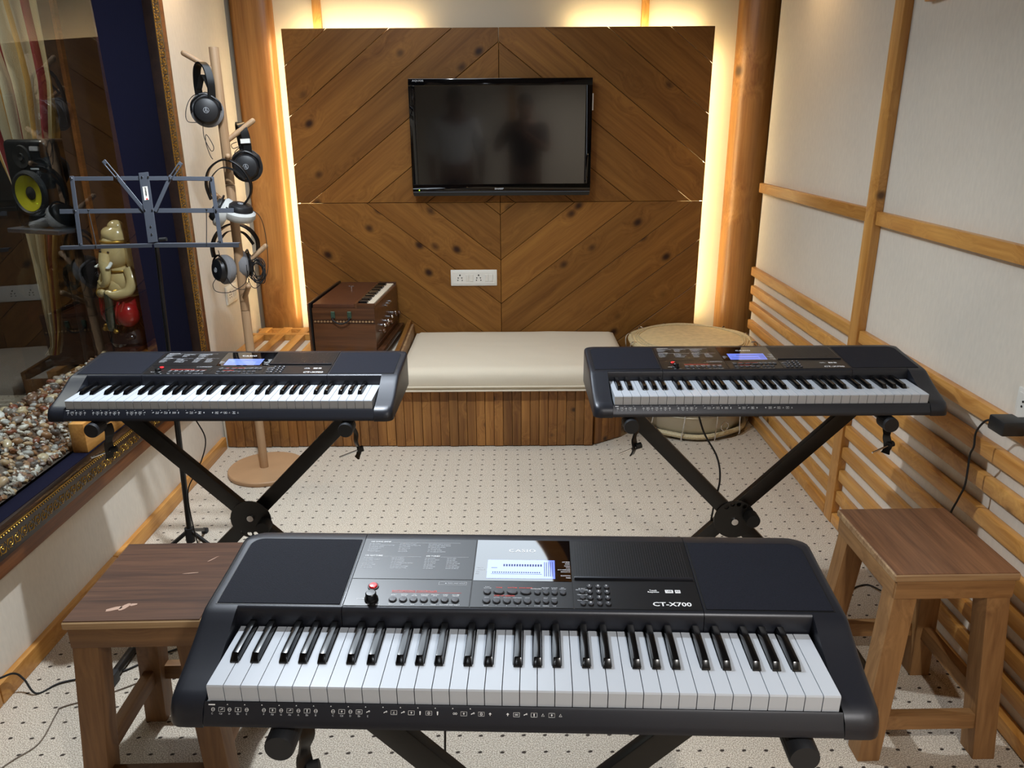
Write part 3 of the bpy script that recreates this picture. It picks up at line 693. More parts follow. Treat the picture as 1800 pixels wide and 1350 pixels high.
#SECTION3
# ------------------------------------------------------------------ keyboards (local frame: x width, y depth from front edge, z up from underside)
TILT = math.atan(.0874)
def zp(y): return .085+.0874*(y-.152)
FULL = [(0, 0), (0, .008), (.004, .021), (.013, .0315), (.03, .037), (.05, .0425), (.073, .050), (.10, .061), (.125, .073), (.139, .0805), (.150, .0846), (.2, .0889), (.27, .0952), (.32, .0996), (.337, .1008), (.346, .0975), (.35, .090), (.35, 0)]
REAR = [(.146, 0), (.146, .058), (.1475, .079), (.150, .0834), (.154, .0851), (.2, .0889), (.27, .0952), (.32, .0996), (.337, .1008), (.346, .0975), (.35, .090), (.35, 0)]
def end_block(sx):
    g = MB(); xs = [0, .0012, .004, .009, .016, .026, .038, .0505]; rings = []
    V = []; F = []; n = len(FULL)
    for dx in xs:
        rc = .036; lim = .35-rc+math.sqrt(max(0, rc*rc-max(0, rc-dx)**2)); r2_ = .02
        fl = 0+r2_-math.sqrt(max(0, r2_*r2_-max(0, r2_-dx)**2)); e = .007*(1-math.sqrt(max(0, 1-max(0, 1-dx/.007)**2)))
        for y, z in FULL:
            if y > .29: y = .29+(y-.29)*(lim-.29)/.06
            if y < .06: y = fl+y*(.06-fl)/.06
            V.append((sx*(-.474+dx), y, z-(e if z > .02 else 0)))
    for i in range(len(xs)-1):
        for k in range(n): F.append((i*n+k, i*n+(k+1) % n, (i+1)*n+(k+1) % n, (i+1)*n+k))
    F += [tuple(range(n)), tuple(range((len(xs)-1)*n, len(xs)*n))]
    g.add(V, F)
    a, b = sorted((sx*-.4235, sx*-.2675)); g.profile_x(REAR, a, b)
    return g
def rpoly(x0, x1, y0, y1, r, corners):
    out = []
    for (cx, cy, a0, nm) in ((x1-r, y0+r, -90, 'br'), (x1-r, y1-r, 0, 'tr'), (x0+r, y1-r, 90, 'tl'), (x0+r, y0+r, 180, 'bl')):
        if nm in corners: out += [(cx+r*math.cos(R(a0+15*i)), cy+r*math.sin(R(a0+15*i))) for i in range(7)]
        else: out.append({'br': (x1, y0), 'tr': (x1, y1), 'tl': (x0, y1), 'bl': (x0, y0)}[nm])
    return out
def on_panel(poly, dz, h):         # polygon in panel x,y -> slab on the sloping deck
    g = MB(); n = len(poly); V = [(x, y, zp(y)+dz) for x, y in poly]+[(x, y, zp(y)+dz+h) for x, y in poly]
    return g.add(V, [tuple(range(n-1, -1, -1)), tuple(range(n, 2*n))]+[(i, (i+1) % n, n+(i+1) % n, n+i) for i in range(n)])
def rect(x0, x1, y0, y1): return [(x0, y0), (x1, y0), (x1, y1), (x0, y1)]
def make_keyboard():
    kb = thing('keyboard', 'front black portable keyboard', 'keyboard')
    for sx in (1, -1): end_block(sx).build('end_block', M['kb_body'], kb, ang=40)
    MB().profile_x(REAR, -.2665, .2665).build('centre_deck', M['kb_body'], kb, ang=40)
    g = MB(); g.span(-.4225, .4225, .012, .1455, .002, .028); g.span(-.4225, .4225, .1395, .1455, .028, .05); g.span(-.46, .46, .02, .345, -.003, .004); g.build('key_bed', M['satin'], kb)
    MB().profile_x([(0, .002), (0, .008), (.0028, .0128), (.0112, .0292), (.0135, .0318), (.0155, .0305), (.0155, .002)], -.4228, .4228).build('front_rail', M['kb_body'], kb)
    # keys
    p = .838/36; x0 = -.419; bl = {1: -.0026, 2: .0026, 4: -.0036, 5: 0, 6: .0036}
    blacks = [(x0+p*i+bl[i % 7], i) for i in range(1, 35) if i % 7 in bl]
    shapes = {}
    def wmesh(l, r_):
        key = (round(l, 4), round(r_, 4))
        if key in shapes:
            o = shapes[key].copy(); C.objects.link(o); return o
        hw_ = p/2-.0006; g = MB(); prof = [(.0158, .031), (.0150, .0540), (.0166, .0560), (.0655, .0560), (.0655, .031)]
        g.profile_x(prof, -hw_, hw_); g.span(-hw_+l, hw_-r_, .0655, .143, .040, .0560)
        o = g.build('white_key', M['white_key'], kb, ang=20); shapes[key] = o; return o
    bx = [b for b, _ in blacks]
    for i in range(36):
        c = x0+p*(i+.5); l = r_ = 0
        for b in bx:
            if abs(b-(c-p/2)) < .006: l = max(0, b+.0070-(c-p/2+.0006))
            if abs(b-(c+p/2)) < .006: r_ = max(0, (c+p/2-.0006)-(b-.0070))
        o = wmesh(l, r_); o.location = (c, 0, 0)
    bo = None
    for b in bx:
        if bo is None:
            g = MB(); V = [(-.0063, .0605, .045), (.0063, .0605, .045), (.0063, .1435, .045), (-.0063, .1435, .045),
                           (-.0060, .0615, .058), (.0060, .0615, .058), (.0060, .1435, .058), (-.0060, .1435, .058),
                           (-.0046, .0690, .0672), (.0046, .0690, .0672), (.0046, .1435, .0684), (-.0046, .1435, .0684)]
            g.add(V, [(0, 1, 5, 4), (1, 2, 6, 5), (2, 3, 7, 6), (3, 0, 4, 7), (4, 5, 9, 8), (5, 6, 10, 9), (6, 7, 11, 10), (7, 4, 8, 11), (8, 9, 10, 11), (3, 2, 1, 0)])
            bo = g.build('black_key', M['black_key'], kb, bevel=.0011, seg=2, ang=50); o = bo
        else: o = bo.copy(); C.objects.link(o)
        o.location = (b, 0, 0)
    # speaker cloths
    for sx in (-1, 1):
        a, b = sorted((sx*.4565, sx*.2715)); cs = ('tl',) if sx < 0 else ('tr',)
        on_panel(rpoly(a-.002, b+.002, .1555, .3225, .022, cs), -.0005, .0007).build('grille_gap', M['kb_groove'], kb)
        on_panel(rpoly(a, b, .1575, .3205, .02, cs), .0, .0012).build('speaker_grille', M['kb_spk'], kb, bevel=.0004, seg=1)
    # control panels
    on_panel(rect(-.2665, .2665, .1545, .3235), -.0006, .0009).build('panel_gap', M['kb_groove'], kb)
    on_panel(rect(-.2655, -.0785, .2185, .3225), 0, .0009).build('control_panel', M['kb_panel'], kb)
    on_panel(rect(-.2655, -.0785, .1555, .2170), 0, .0009).build('control_panel', M['kb_panel'], kb)
    on_panel(rect(-.0765, .0765, .1555, .2155), 0, .0009).build('control_panel', M['kb_panel'], kb)
    on_panel(rect(.0785, .2655, .1555, .2200), 0, .0009).build('control_panel', M['kb_gloss' if 0 else 'kb_panel'], kb)
    on_panel(rect(-.0765, .0765, .2165, .3225), 0, .0010).build('display_window', M['kb_gloss'], kb)
    on_panel(rect(-.0564, .0510, .2225, .2690), .0010, .0002).build('display', M['lcd'], kb)
    on_panel(rect(.0785, .2655, .2215, .3225), -.0002, .0008).build('score_slot', M['kb_panel'], kb)
    g = MB()
    for i in range(45):
        x = .083+.004*i
        if x < .262:
            q = on_panel(rect(x, x+.0016, .2285, .3195), .0006, .0006); g.add(q.v, q.f)
    g.build('slot_rib', M['kb_panel'], kb)['kind'] = 'stuff'
    on_panel(rect(.0805, .2635, .2215, .2255), .0006, .0042).build('slot_ledge', M['kb_body'], kb, bevel=.001)
    # buttons, knob
    def T(x, y, dz=0): return (x, y, zp(y)+dz)
    Rt = (TILT, 0, 0)
    cb = MB().lathe([(.0050, 0), (.0050, .0018), (.0044, .0026), (.0001, .0028)], 16).build('button', M['btn'], kb); first = [True]
    rg = MB().lathe([(.0060, 0), (.0060, .0005), (.0001, .0005)], 16).build('button_well', M['kb_groove'], kb)
    def button(x, y, s_=1.0, sx=1.0):
        for src, dz in ((cb, .0009), (rg, .0009)):
            if first[0] and src is cb: o = cb
            elif first[0] and src is rg: o = rg; first[0] = False
            else: o = src.copy(); C.objects.link(o)
            o.location = T(x, y, dz); o.rotation_euler = Rt; o.scale = (s_*sx, s_, 1)
    for i in range(7): button(-.1940+.01565*i, .1690, 1.12)
    for x in (-.053, .0232, .0362, .0492, .0618): button(x, .1890, .92 if x > 0 else 1.08)
    for x in (-.0353, -.0150, .0055): button(x, .1890, .95, 1.65)
    for x in (-.053, -.038, -.0224, -.0069, .0081): button(x, .1690, 1.12)
    for x in (.0231, .0358, .0486): button(x, .1690, .9)
    for x in (.1026, .116, .1285):
        for y in (.204, .1915, .1785, .1655): button(x, y, .82)
    for y in (.1915, .1785, .1655): button(.091, y, .82)
    MB().lathe([(.0085, 0), (.0085, .0016), (.0068, .0016), (.0001, .0010)], 24).build('power_ring', M['kb_groove'], kb, loc=T(-.2292, .1985, .0009), rot=Rt)
    MB().lathe([(.0064, 0), (.0064, .0030), (.0055, .0040), (.0001, .0044)], 20).build('power_button', M['red'], kb, loc=T(-.2292, .1985, .001), rot=Rt)
    MB().lathe([(.0105, 0), (.0103, .003), (.0086, .004), (.0080, .0120), (.0068, .0132), (.0001, .0134)], 24).build('volume_knob', M['satin'], kb, loc=T(-.2262, .1690, .0009), rot=Rt)
    # printed legends
    def t(body, x, y, size, mt='print', sx=1.0, align='LEFT', bold=0, ls=1.0, space=1.0, dz=.00115):
        return text('lettering', body, M[mt], kb, T(x, y, dz), size, Rt, sx, align, bold, space, 0, ls)
    P1 = .0031
    def block(lines, x, y, pitch, sx=.82): t('\n'.join(lines), x, y-pitch*(len(lines)-1)/2, P1, 'dimprint', sx, ls=pitch/P1)
    def rule(x0, x1, y): on_panel(rect(x0, x1, y, y+.0004), .0009, .0002).build('print_rule', M['dimprint'], kb)
    t('160 SONG BANK', -.2560, .3145, .0046, bold=.00012); rule(-.2215, -.1050, .3122)
    block(['001-005 WORLD', '006 TWINKLE TWINKLE LITTLE STAR', '037 AMAZING GRACE', '038 GREENSLEEVES', '056-060 EVENT', '058 SILENT NIGHT'], -.2570, .3085, .0041)
    block(['061-110 PIANO/CLASSICS', '061 MARY HAD A LITTLE LAMB', '062 LE TE DEUM', '066 ODE TO JOY', '072 REVERIE', '076 FUR ELISE'], -.2060, .3085, .0041)
    block(['075 TURKISH MARCH (MOZART)', '078 JESUS BLEIBET MEINE FREUDE', '096 CANON (PACHELBEL)', '111-160 EXERCISES', '161-170 USER SONGS', '171-175 USER RECORDING'], -.1580, .3085, .0041)
    t('195 RHYTHMS', -.2580, .2765, .0046, bold=.00012); rule(-.2280, -.1660, .2742)
    block(['001-010 POPS', '011-017 8 BEAT/16 BEAT', '018-027 ROCK', '028-036 DANCE', '037-050 JAZZ/TRAD', '051-071 LATIN I', '072-087 LATIN II'], -.2590, .2705, .0043)
    block(['088-106 WORLD I', '107-135 WORLD II', '136-140 COUNTRY', '141-160 ENSEMBLE/ORCHESTRA', '161-170 BALLAD', '171-195 PIANO RHYTHMS', '196-205 USER RHYTHMS'], -.2130, .2705, .0043)
    t('600 TONES', -.1580, .2765, .0046, bold=.00012); rule(-.1340, -.0880, .2742)
    block(['001-050 PIANO', '051-081 ELEC. PIANO', '082-107 ORGAN', '108-149 GUITAR', '150-182 BASS', '183-200 STRINGS', '201-225 BRASS'], -.1590, .2705, .0043)
    block(['226-251 REED', '252-267 PIPE', '268-330 SYNTH', '331-370 PSR TONES', '371-416 ETHNIC', '417-544 GM TONES', '545-600 DRUM SET'], -.1230, .2705, .0043)
    t('VOLUME', -.2420, .1700, .0036, align='CENTER'); t('MIN', -.2330, .1578, .0030); t('MAX', -.2180, .1578, .0030)
    t('RHYTHM/SONG CONTROLLER', -.1985, .1890, .0050, 'redprint', bold=.0001); on_panel(rect(-.1985, -.092, .1858, .1863), .0009, .0002).build('print_rule', M['redprint'], kb)
    for i, (a, b) in enumerate((('INTRO', 'REPEAT'), ('NORMAL\nFILL-IN', 'A-B'), ('VAR\nFILL-IN', 'REW'), ('SYNCHRO\nENDING', 'FF'), ('SYNCHRO\nSTOP', 'PAUSE'), ('START\nSTOP', 'PLAY/STOP'), ('ACCOMP\nON/OFF', 'PART SELECT'))):
        x = -.1940+.01565*i; t(a, x, .1800, .0031, align='CENTER', sx=.85, ls=.9); t(b, x, .1588, .0031, align='CENTER', sx=.85)
    t('\u25B2 PRESS AND HOLD', -.1040, .2085, .0034, 'dimprint', align='CENTER')
    g = MB()
    for a in (rect(-.1290, -.0860, .2050, .2054), rect(-.1290, -.0860, .2120, .2124), rect(-.1290, -.1286, .2050, .2124), rect(-.0864, -.0860, .2050, .2124)):
        q = on_panel(a, .0009, .0002); g.add(q.v, q.f)
    g.build('print_box', M['dimprint'], kb)
    t('CASIO', -.0015, .2935, .0110, align='CENTER', sx=1.3, bold=.00012, space=1.12)
    for x, a in ((-.0353, 'TONE'), (-.0150, 'RHYTHM'), (.0055, 'SONG BANK')): t(a, x, .2000, .0036, 'redprint', align='CENTER', bold=.0001)
    t('STEP UP LESSON', -.0420, .1812, .0042, 'redprint', bold=.0001)
    t('FUNC\nRHYTHM', -.053, .2000, .0028, 'dimprint', align='CENTER'); t('CATEGORY', .0215, .1980, .0032, align='CENTER')
    for x, a in ((.0355, 'RECORD\nSTOP'), (.0492, 'DANCE\nMUSIC'), (.0618, 'ARP.\nON/OFF')): t(a, x, .1995, .0028, 'dimprint', align='CENTER')
    for x, a in ((-.053, 'PART'), (-.038, 'LISTEN'), (-.0224, 'WATCH'), (-.0069, 'REMEMBER'), (.0081, 'NEXT'), (.0358, 'SPLIT'), (.0486, 'LAYER')): t(a, x, .1768, .0028, 'dimprint', align='CENTER')
    for x, a in ((-.053, 'BANK'), (-.038, '1'), (-.0224, '2'), (-.0069, '3'), (.0081, '4'), (.0231, 'STORE'), (.0358, 'TEMPO'), (.0486, 'TAP')): t(a, x, .1592, .0030, 'dimprint', align='CENTER')
    t('EASY MODE\nREVERB\nCHORUS\nSCALE\nAUTO HARMONIZE\nARPEGGIATOR\n\nREGISTRATION\nFREEZE', .0750, .2450, .0031, align='RIGHT', ls=1.6, sx=.72)
    t('TEMPO\nMEASURE\nBEAT\nKEY', -.0740, .2410, .0034, 'dimprint', ls=1.5)
    for r_, row in enumerate(('789', '456', '123', '0-+')):
        for c_, d in enumerate(row): t(d, (.1026, .116, .1285)[c_], (.204, .1915, .1785, .1655)[r_], .0050, 'print', align='CENTER', dz=.0040)
    for y, a in ((.1975, '\u25B2 BEAT\nMETRONOME'), (.1848, 'TEMPO/TAP'), (.1720, 'FUNCTION')): t(a, .0910, y+.001, .0030, 'dimprint', align='CENTER')
    t('CT-X700', .2230, .1665, .0120, align='CENTER', sx=1.25, bold=.0006)
    t('Touch\nResponse', .1990, .1960, .0044, align='CENTER', bold=.0002, ls=.8); 
    on_panel(rect(.2170, .2290, .1925, .1995), .0009, .0002).build('logo_mark', M['print'], kb); t('USB', .2230, .1960, .0046, 'kb_body', align='CENTER', dz=.0014)
    on_panel(rect(.2320, .2400, .1925, .1995), .0009, .0002).build('logo_mark', M['print'], kb); t('AiX', .2360, .1960, .0040, 'kb_body', align='CENTER', dz=.0014)
    # display segments
    g = MB()
    for i in range(15): q = on_panel(rect(-.031+.0042*i, -.0285+.0042*i, .2525, .2580), .0012, .0001); g.add(q.v, q.f)
    for i in range(22): q = on_panel(rect(-.048+.0035*i, -.046+.0035*i, .2360, .2385), .0012, .0001); g.add(q.v, q.f)
    for i in range(5): q = on_panel(rect(.034+.0032*i, .0350+.0032*i, .2280, .2640), .0012, .0001); g.add(q.v, q.f)
    for a in (rect(-.050, -.0405, .2480, .2490), rect(-.050, .030, .2330, .2336)): q = on_panel(a, .0012, .0001); g.add(q.v, q.f)
    g.build('display_segment', M['lcdseg'], kb)
    # icons along the front rail
    ang = math.atan2(.0164, .0084); ux, uy = math.cos(ang), math.sin(ang)
    nrm = Vector((0, -uy, ux))*.0002
    def FP(x, s_): return Vector((x, .0028+ux*s_, .0128+uy*s_))+nrm
    g = MB()
    def quad(x0_, x1_, s0, s1): g.add([FP(x0_, s0), FP(x1_, s0), FP(x1_, s1), FP(x0_, s1)], [(0, 1, 2, 3)])
    def poly(cx, cs, pts): g.add([FP(cx+a, cs+b) for a, b in pts], [tuple(range(len(pts)))])
    def outline(cx, cs, w_, h_, t_=.0004):
        quad(cx-w_, cx+w_, cs-h_, cs-h_+t_); quad(cx-w_, cx+w_, cs+h_-t_, cs+h_); quad(cx-w_, cx-w_+t_, cs-h_, cs+h_); quad(cx+w_-t_, cx+w_, cs-h_, cs+h_)
    def ringm(cx, cs, r_, t_=.0005):
        for i in range(12):
            a, b = 2*PI*i/12, 2*PI*(i+1)/12
            g.add([FP(cx+r_*math.cos(a), cs+r_*math.sin(a)), FP(cx+r_*math.cos(b), cs+r_*math.sin(b)), FP(cx+(r_-t_)*math.cos(b), cs+(r_-t_)*math.sin(b)), FP(cx+(r_-t_)*math.cos(a), cs+(r_-t_)*math.sin(a))], [(0, 1, 2, 3)])
    rnd = random.Random(3)
    def glyph(cx, cs, k, s_):
        if k == 0: ringm(cx, cs, .0026*s_); quad(cx-.002*s_, cx+.002*s_, cs-.0002, cs+.0003)
        elif k == 1: poly(cx, cs, [(-.0022*s_, -.0012*s_), (.0022*s_, .001*s_), (.0024*s_, .0019*s_), (-.0020*s_, .0002*s_)]); ringm(cx+.0018*s_, cs+.001*s_, .0012*s_, .0004)
        elif k == 2: poly(cx, cs, [(-.0010*s_, .0024*s_), (-.0010*s_, .001*s_), (-.0006*s_, -.0026*s_), (.0006*s_, -.0026*s_), (.0010*s_, .001*s_), (.0010*s_, .0024*s_)])
        elif k == 3: ringm(cx-.0015*s_, cs, .0015*s_, .0005); ringm(cx+.0015*s_, cs, .0015*s_, .0005)
        elif k == 4: poly(cx, cs, [(-.0022*s_, 0), (0, .0022*s_), (.0022*s_, 0)]); quad(cx-.0005*s_, cx+.0005*s_, cs-.002*s_, cs)
        else: 
            for (a, b) in (((-.0022, -.0018), (.0022, -.0018)), ((.0022, -.0018), (0, .0022)), ((0, .0022), (-.0022, -.0018))):
                d = Vector((b[0]-a[0], b[1]-a[1], 0)).normalized(); nx, ny = -d.y*.0004, d.x*.0004
                g.add([FP(cx+a[0]*s_, cs+a[1]*s_), FP(cx+b[0]*s_, cs+b[1]*s_), FP(cx+b[0]*s_+nx, cs+b[1]*s_+ny), FP(cx+a[0]*s_+nx, cs+a[1]*s_+ny)], [(0, 1, 2, 3)])
    names = ('C', 'D', 'E', 'F', 'G', 'A', 'B'); cs = .0120
    for i in range(21):
        c = x0+p*(i+.5)-(.004 if i else .003)
        glyph(c, cs, (0, 0, 0, 0, 0, 0, 0, 0, 0, 1, 1, 1, 2, 2, 3, 1, 4, 4, 1, 5, 5)[i], .95)
        if i % 7 in (0, 1, 3, 4, 5) and i < 21:
            outline(c+p/2, cs, .0042, .0028); glyph(c+p/2, cs, rnd.randrange(6), .7)
    for i in range(16): poly(x0+p*i+.0005+.004, .0179, [(-.0010, 0), (.0010, 0), (0, .0015)]) if i else quad(x0+.002, x0+.011, .0172, .0188)
    g.build('key_icon', M['print'], kb)
    nm = ['C', 'C#', 'D', 'Eb', 'E', 'F', 'F#', 'G', 'Ab', 'A', 'Bb', 'B', 'C', 'C#', 'D', 'Eb', 'E']
    ps = [0, .5, 1, 1.5, 2, 3, 3.5, 4, 4.5, 5, 5.5, 6, 7, 7.5, 8, 8.5, 9]
    for a, q in zip(nm, ps):
        text('lettering', a, M['dimprint'], kb, FP(x0+p*(q+.5)-.004, .0066), .0034, (ang, 0, 0), 1, 'CENTER')
    return kb
kb = make_keyboard()
POSE = ((.0068, .8051, .7378, -1.915), (-.7982, 1.928, .7408, -.724), (.6916, 1.8949, .7577, .016))
KL = ('nearest black portable keyboard, at the front centre of the photo', 'black portable keyboard at left in front of the display window', 'black portable keyboard at right beside the slatted cream wall')
kbs = [kb, copy_tree(kb), copy_tree(kb)]
for o, q, l in zip(kbs, POSE, KL):
    o.location = q[:3]; o.rotation_euler = (0, 0, R(q[3])); tag(o, l, 'keyboard', 'portable keyboards on stands')
# ------------------------------------------------------------------ X stands
def ribbed_cap(g, x, y0, y1, z, r_):
    n = 48; prof = []
    for y, k in ((y0, .93), (y0+.003, 1), (y1, 1)):
        prof.append([(x+r_*k*(1 if i % 2 else .955 if k == 1 else 1)*math.cos(2*PI*i/n), y, z+r_*k*(1 if i % 2 else .955 if k == 1 else 1)*math.sin(2*PI*i/n)) for i in range(n)])
    V = [v for q in prof for v in q]; F = [(a*n+i, a*n+(i+1) % n, (a+1)*n+(i+1) % n, (a+1)*n+i) for a in range(2) for i in range(n)]
    F += [tuple(range(n)), tuple(range(2*n, 3*n))]
    g.add(V, F)
def make_stand(ztop, front):
    st = thing('keyboard_stand', 'stand', 'keyboard stand')
    a = .346; zt = ztop-.0128
    for sx in (-1, 1):
        g = MB(); g.cyl((sx*a, .012, zt), (sx*a, .32, zt), .0118, None, 16); tb = g.build('support_tube', M['satin'], st)
        g = MB(); ribbed_cap(g, sx*a, -.012, .035, zt-.003, .0205); g.build('rubber_cap', M['rubber'], tb)
        g = MB(); ribbed_cap(g, sx*a, .30, .345, zt-.003, .0190); g.build('rubber_cap', M['rubber'], tb)
        g = MB(); g.cyl((sx*a, -.16, .014), (sx*a, .44, .014), .013, None, 16); ft = g.build('foot_tube', M['satin'], st)
        for y in (-.19, .41):
            g = MB(); g.span(sx*a-.018, sx*a+.018, y, y+.06, 0, .036); g.build('rubber_foot', M['rubber'], ft, bevel=.004)
        # hanging clamp with thumb screw
        pts = smooth_path([(sx*a+.012, .045, zt-.004), (sx*a+.020, .040, zt-.030), (sx*a+.016, .034, zt-.055), (sx*a+.022, .030, zt-.080), (sx*a+.014, .030, zt-.102)], 4)
        V = []; 
        for i, q in enumerate(pts):
            wd = .009+.0035*abs(math.sin(i*.45))
            V += [q+Vector((-.0022, -wd, 0)), q+Vector((.0022, -wd, 0)), q+Vector((.0022, wd, 0)), q+Vector((-.0022, wd, 0))]
        Mz = Matrix.Rotation(R(35*sx), 4, 'Z'); cc = Vector((sx*a+.015, .035, 0)); V = [Mz @ (v-cc)+cc for v in V]
        n = len(pts); F = [(i*4+k, i*4+(k+1) % 4, (i+1)*4+(k+1) % 4, (i+1)*4+k) for i in range(n-1) for k in range(4)]+[(0, 1, 2, 3), (4*n-4, 4*n-3, 4*n-2, 4*n-1)]
        cp = MB().add(V, F).build('clamp_arm', M['satin'], st)
        g = MB(); g.cyl((sx*a+.020, .028, zt-.078), (sx*a-.028, .012, zt-.092), .0026, None, 8); g.build('thumb_screw', M['chrome'], cp)
        g = MB(); g.cyl((sx*a+.020, .030, zt-.077), (sx*a+.036, .034, zt-.074), .0085, None, 12); g.build('screw_knob', M['matte'], cp)
    for sx, y in ((-1, .150), (1, .176)):
        g = MB(); g.bar((sx*a, y, zt), (-sx*a, y, .014), (1, 0, 1), .044, .022); g.build('cross_arm', M['satin'], st, bevel=.002)
    zm = (zt+.014)/2
    # perforated locking plate at the pivot
    cu = bpy.data.curves.new('locking_plate', 'CURVE'); cu.dimensions = '2D'; cu.fill_mode = 'BOTH'; cu.extrude = .0018
    def spl(pts):
        s_ = cu.splines.new('POLY'); s_.points.add(len(pts)-1); s_.use_cyclic_u = True
        for q, (x, y) in zip(s_.points, pts): q.co = (x, y, 0, 1)
    sg = 1 if front else -1
    spl([(.062*math.cos(2*PI*i/40), .062*math.sin(2*PI*i/40)) for i in range(40)])
    for i in range(4):
        aa = R(90*sg-33+22*i); spl([(.050*math.cos(aa)+.0075*math.cos(2*PI*k/14), .050*math.sin(aa)+.0075*math.sin(2*PI*k/14)) for k in range(14)])
    cu.materials.append(M['satin'])
    t_ = bpy.data.objects.new('locking_plate', cu); me = bpy.data.meshes.new_from_object(t_); bpy.data.objects.remove(t_); bpy.data.curves.remove(cu)
    o = put('locking_plate', me, st, (0, .1365, zm), (R(90), 0, 0))
    g = MB(); g.cyl((0, .128, zm-sg*.006), (0, .1345, zm-sg*.006), .010, None, 16); g.build('pivot_bolt', M['chrome'], st)
    g = MB(); ribbed_cap(g, .045, .098, .134, zm+.012*sg, .021); g.build('lock_knob', M['matte'], st)
    return st
SL = ('black X frame stand under the nearest keyboard', 'black X frame stand under the left keyboard', 'black X frame stand under the right keyboard')
for i, (q, l, dx) in enumerate(zip(POSE, SL, (.026, 0, -.028))):
    st = make_stand(q[2]-.0065, i == 2); a = R(q[3])
    st.location = (q[0]+dx*math.cos(a), q[1]+dx*math.sin(a), 0); st.rotation_euler = (0, 0, a)
    tag(st, l, 'keyboard stand', 'X frame keyboard stands')
# ------------------------------------------------------------------ stools
def make_stool():
    s_ = thing('stool', 'stool', 'stool'); H_ = .52; W_, D_ = .292, .318; L = .055
    MB().box((0, 0, H_-.011), (W_, D_, .019), None, .003).build('edge_band', M['edge'], s_)
    MB().box((0, 0, H_-.0008), (W_-.006, D_-.006, .0022), None, .0006).build('seat_top', M['stool_top'], s_)
    ax, ay = .106, .122; sp = .038
    K = lambda z: sp*(1-z/(H_-.02))
    for sx in (-1, 1):
        for sy in (-1, 1):
            V = []
            for z, k in ((0, sp), (H_-.02, 0)):
                cx, cy = sx*(ax+k), sy*(ay+k*.8)
                V += [(cx-L/2, cy-L/2, z), (cx+L/2, cy-L/2, z), (cx+L/2, cy+L/2, z), (cx-L/2, cy+L/2, z)]
            MB().add(V, [(0, 1, 2, 3), (4, 5, 6, 7), (0, 1, 5, 4), (1, 2, 6, 5), (2, 3, 7, 6), (3, 0, 4, 7)]).build('leg', M['stoolZ'], s_, bevel=.003)
    for sy in (-1, 1): MB().span(-ax-L/2-.004, ax+L/2+.004, sy*(ay+L/2)-.006, sy*(ay+L/2)+.010, H_-.068, H_-.0205).build('apron', M['stoolX'], s_, bevel=.0025)
    for sx in (-1, 1): MB().span(sx*(ax+L/2)-.006, sx*(ax+L/2)+.010, -ay-L/2, ay+L/2, H_-.068, H_-.0205).build('apron', M['stoolY'], s_, bevel=.0025)
    for sy, z in ((-1, .085), (1, .125)): MB().span(-ax-K(z)+.01, ax+K(z)-.01, sy*(ay+K(z)*.8+.008)-.013, sy*(ay+K(z)*.8+.008)+.013, z, z+.042).build('stretcher', M['stoolX'], s_, bevel=.003)
    for sx in (-1, 1): MB().span(sx*(ax+K(.14))-.013, sx*(ax+K(.14))+.013, -ay-.01, ay+.01, .13, .172).build('stretcher', M['stoolY'], s_, bevel=.003)
    return s_
s1 = make_stool(); s1.location = (1.018, 1.668, 0); s1.rotation_euler = (0, 0, R(.8)); tag(s1, 'worn wooden stool with laminate seat under the wall outlet at right', 'stool', 'wooden stools')
s2 = copy_tree(s1); s2.location = (-.806, 1.512, 0); s2.rotation_euler = (0, 0, R(1.2)); tag(s2, 'wooden stool in shade-darkened tones with scuffed laminate seat behind the nearest keyboard at left', 'stool', 'wooden stools')
for c in s2.children:  # swap in the shade-darkened copies of the woods
    mn = c.data.materials[0].name; nm_ = {'walnut_laminate': 'dstool_top', 'stool_timber_x': 'dstoolX', 'stool_timber_y': 'dstoolY', 'stool_timber_z': 'dstoolZ'}.get(mn)
    if nm_: c.data = c.data.copy(); c.data.materials[0] = M[nm_]
g = MB(); random.seed(9)
for (x, y, w_, h_, a) in ((-.055, -.115, .022, .008, .3), (-.035, -.108, .016, .007, .9), (-.02, -.100, .012, .005, .2), (.06, .02, .02, .0015, .1), (.09, .08, .016, .0015, .8)):
    pts = [(x+w_*math.cos(t_)*random.uniform(.6, 1)*math.cos(a)-h_*math.sin(t_)*math.sin(a), y+w_*math.cos(t_)*math.sin(a)+h_*math.sin(t_)*random.uniform(.6, 1)*math.cos(a)) for t_ in [2*PI*i/10 for i in range(10)]]
    g.prism(pts, .0003, Matrix.Translation((0, 0, .5203)))
g.build('scuff_mark', plain('scuff', lin(172, 140, 120), .6), s2)
o = [c for c in s1.children if c.name.startswith('seat_top')][0]; o.data = o.data.copy(); o.data.materials[0] = M['stool_topY']
#SECTION4
# ------------------------------------------------------------------ music stand
ms = thing('music_stand', 'folding dark grey metal music stand by the display window at left', 'music stand', (-1.165, 2.43, 0))
def W3(x, y, z): return Vector((x+1.165, y-2.43, z))
nrm_d = Vector((0, 1, -.25)).normalized()
def dk(x, z, off=0):            # point on the tilted desk plane through (y 2.38, z 1.15)
    return W3(x, 2.38+(z-1.15)*.25, z)-nrm_d*off
def flat(name, a, b, wd, th=.002, off=0, mt='steel'):
    a, b = dk(*a, off), dk(*b, off); d = (b-a).normalized(); wdir = nrm_d.cross(d)
    return MB().bar(a, b, wdir, wd, th).build(name, M[mt], ms, bevel=.0006, seg=1)
flat('frame_bar', (-1.352, 1.350), (-1.225, 1.350), .013); flat('frame_bar', (-1.203, 1.350), (-1.126, 1.350), .013)
flat('frame_bar', (-1.126, 1.349), (-1.055, 1.349), .013, off=.003); flat('frame_bar', (-1.042, 1.349), (-.918, 1.347), .013)
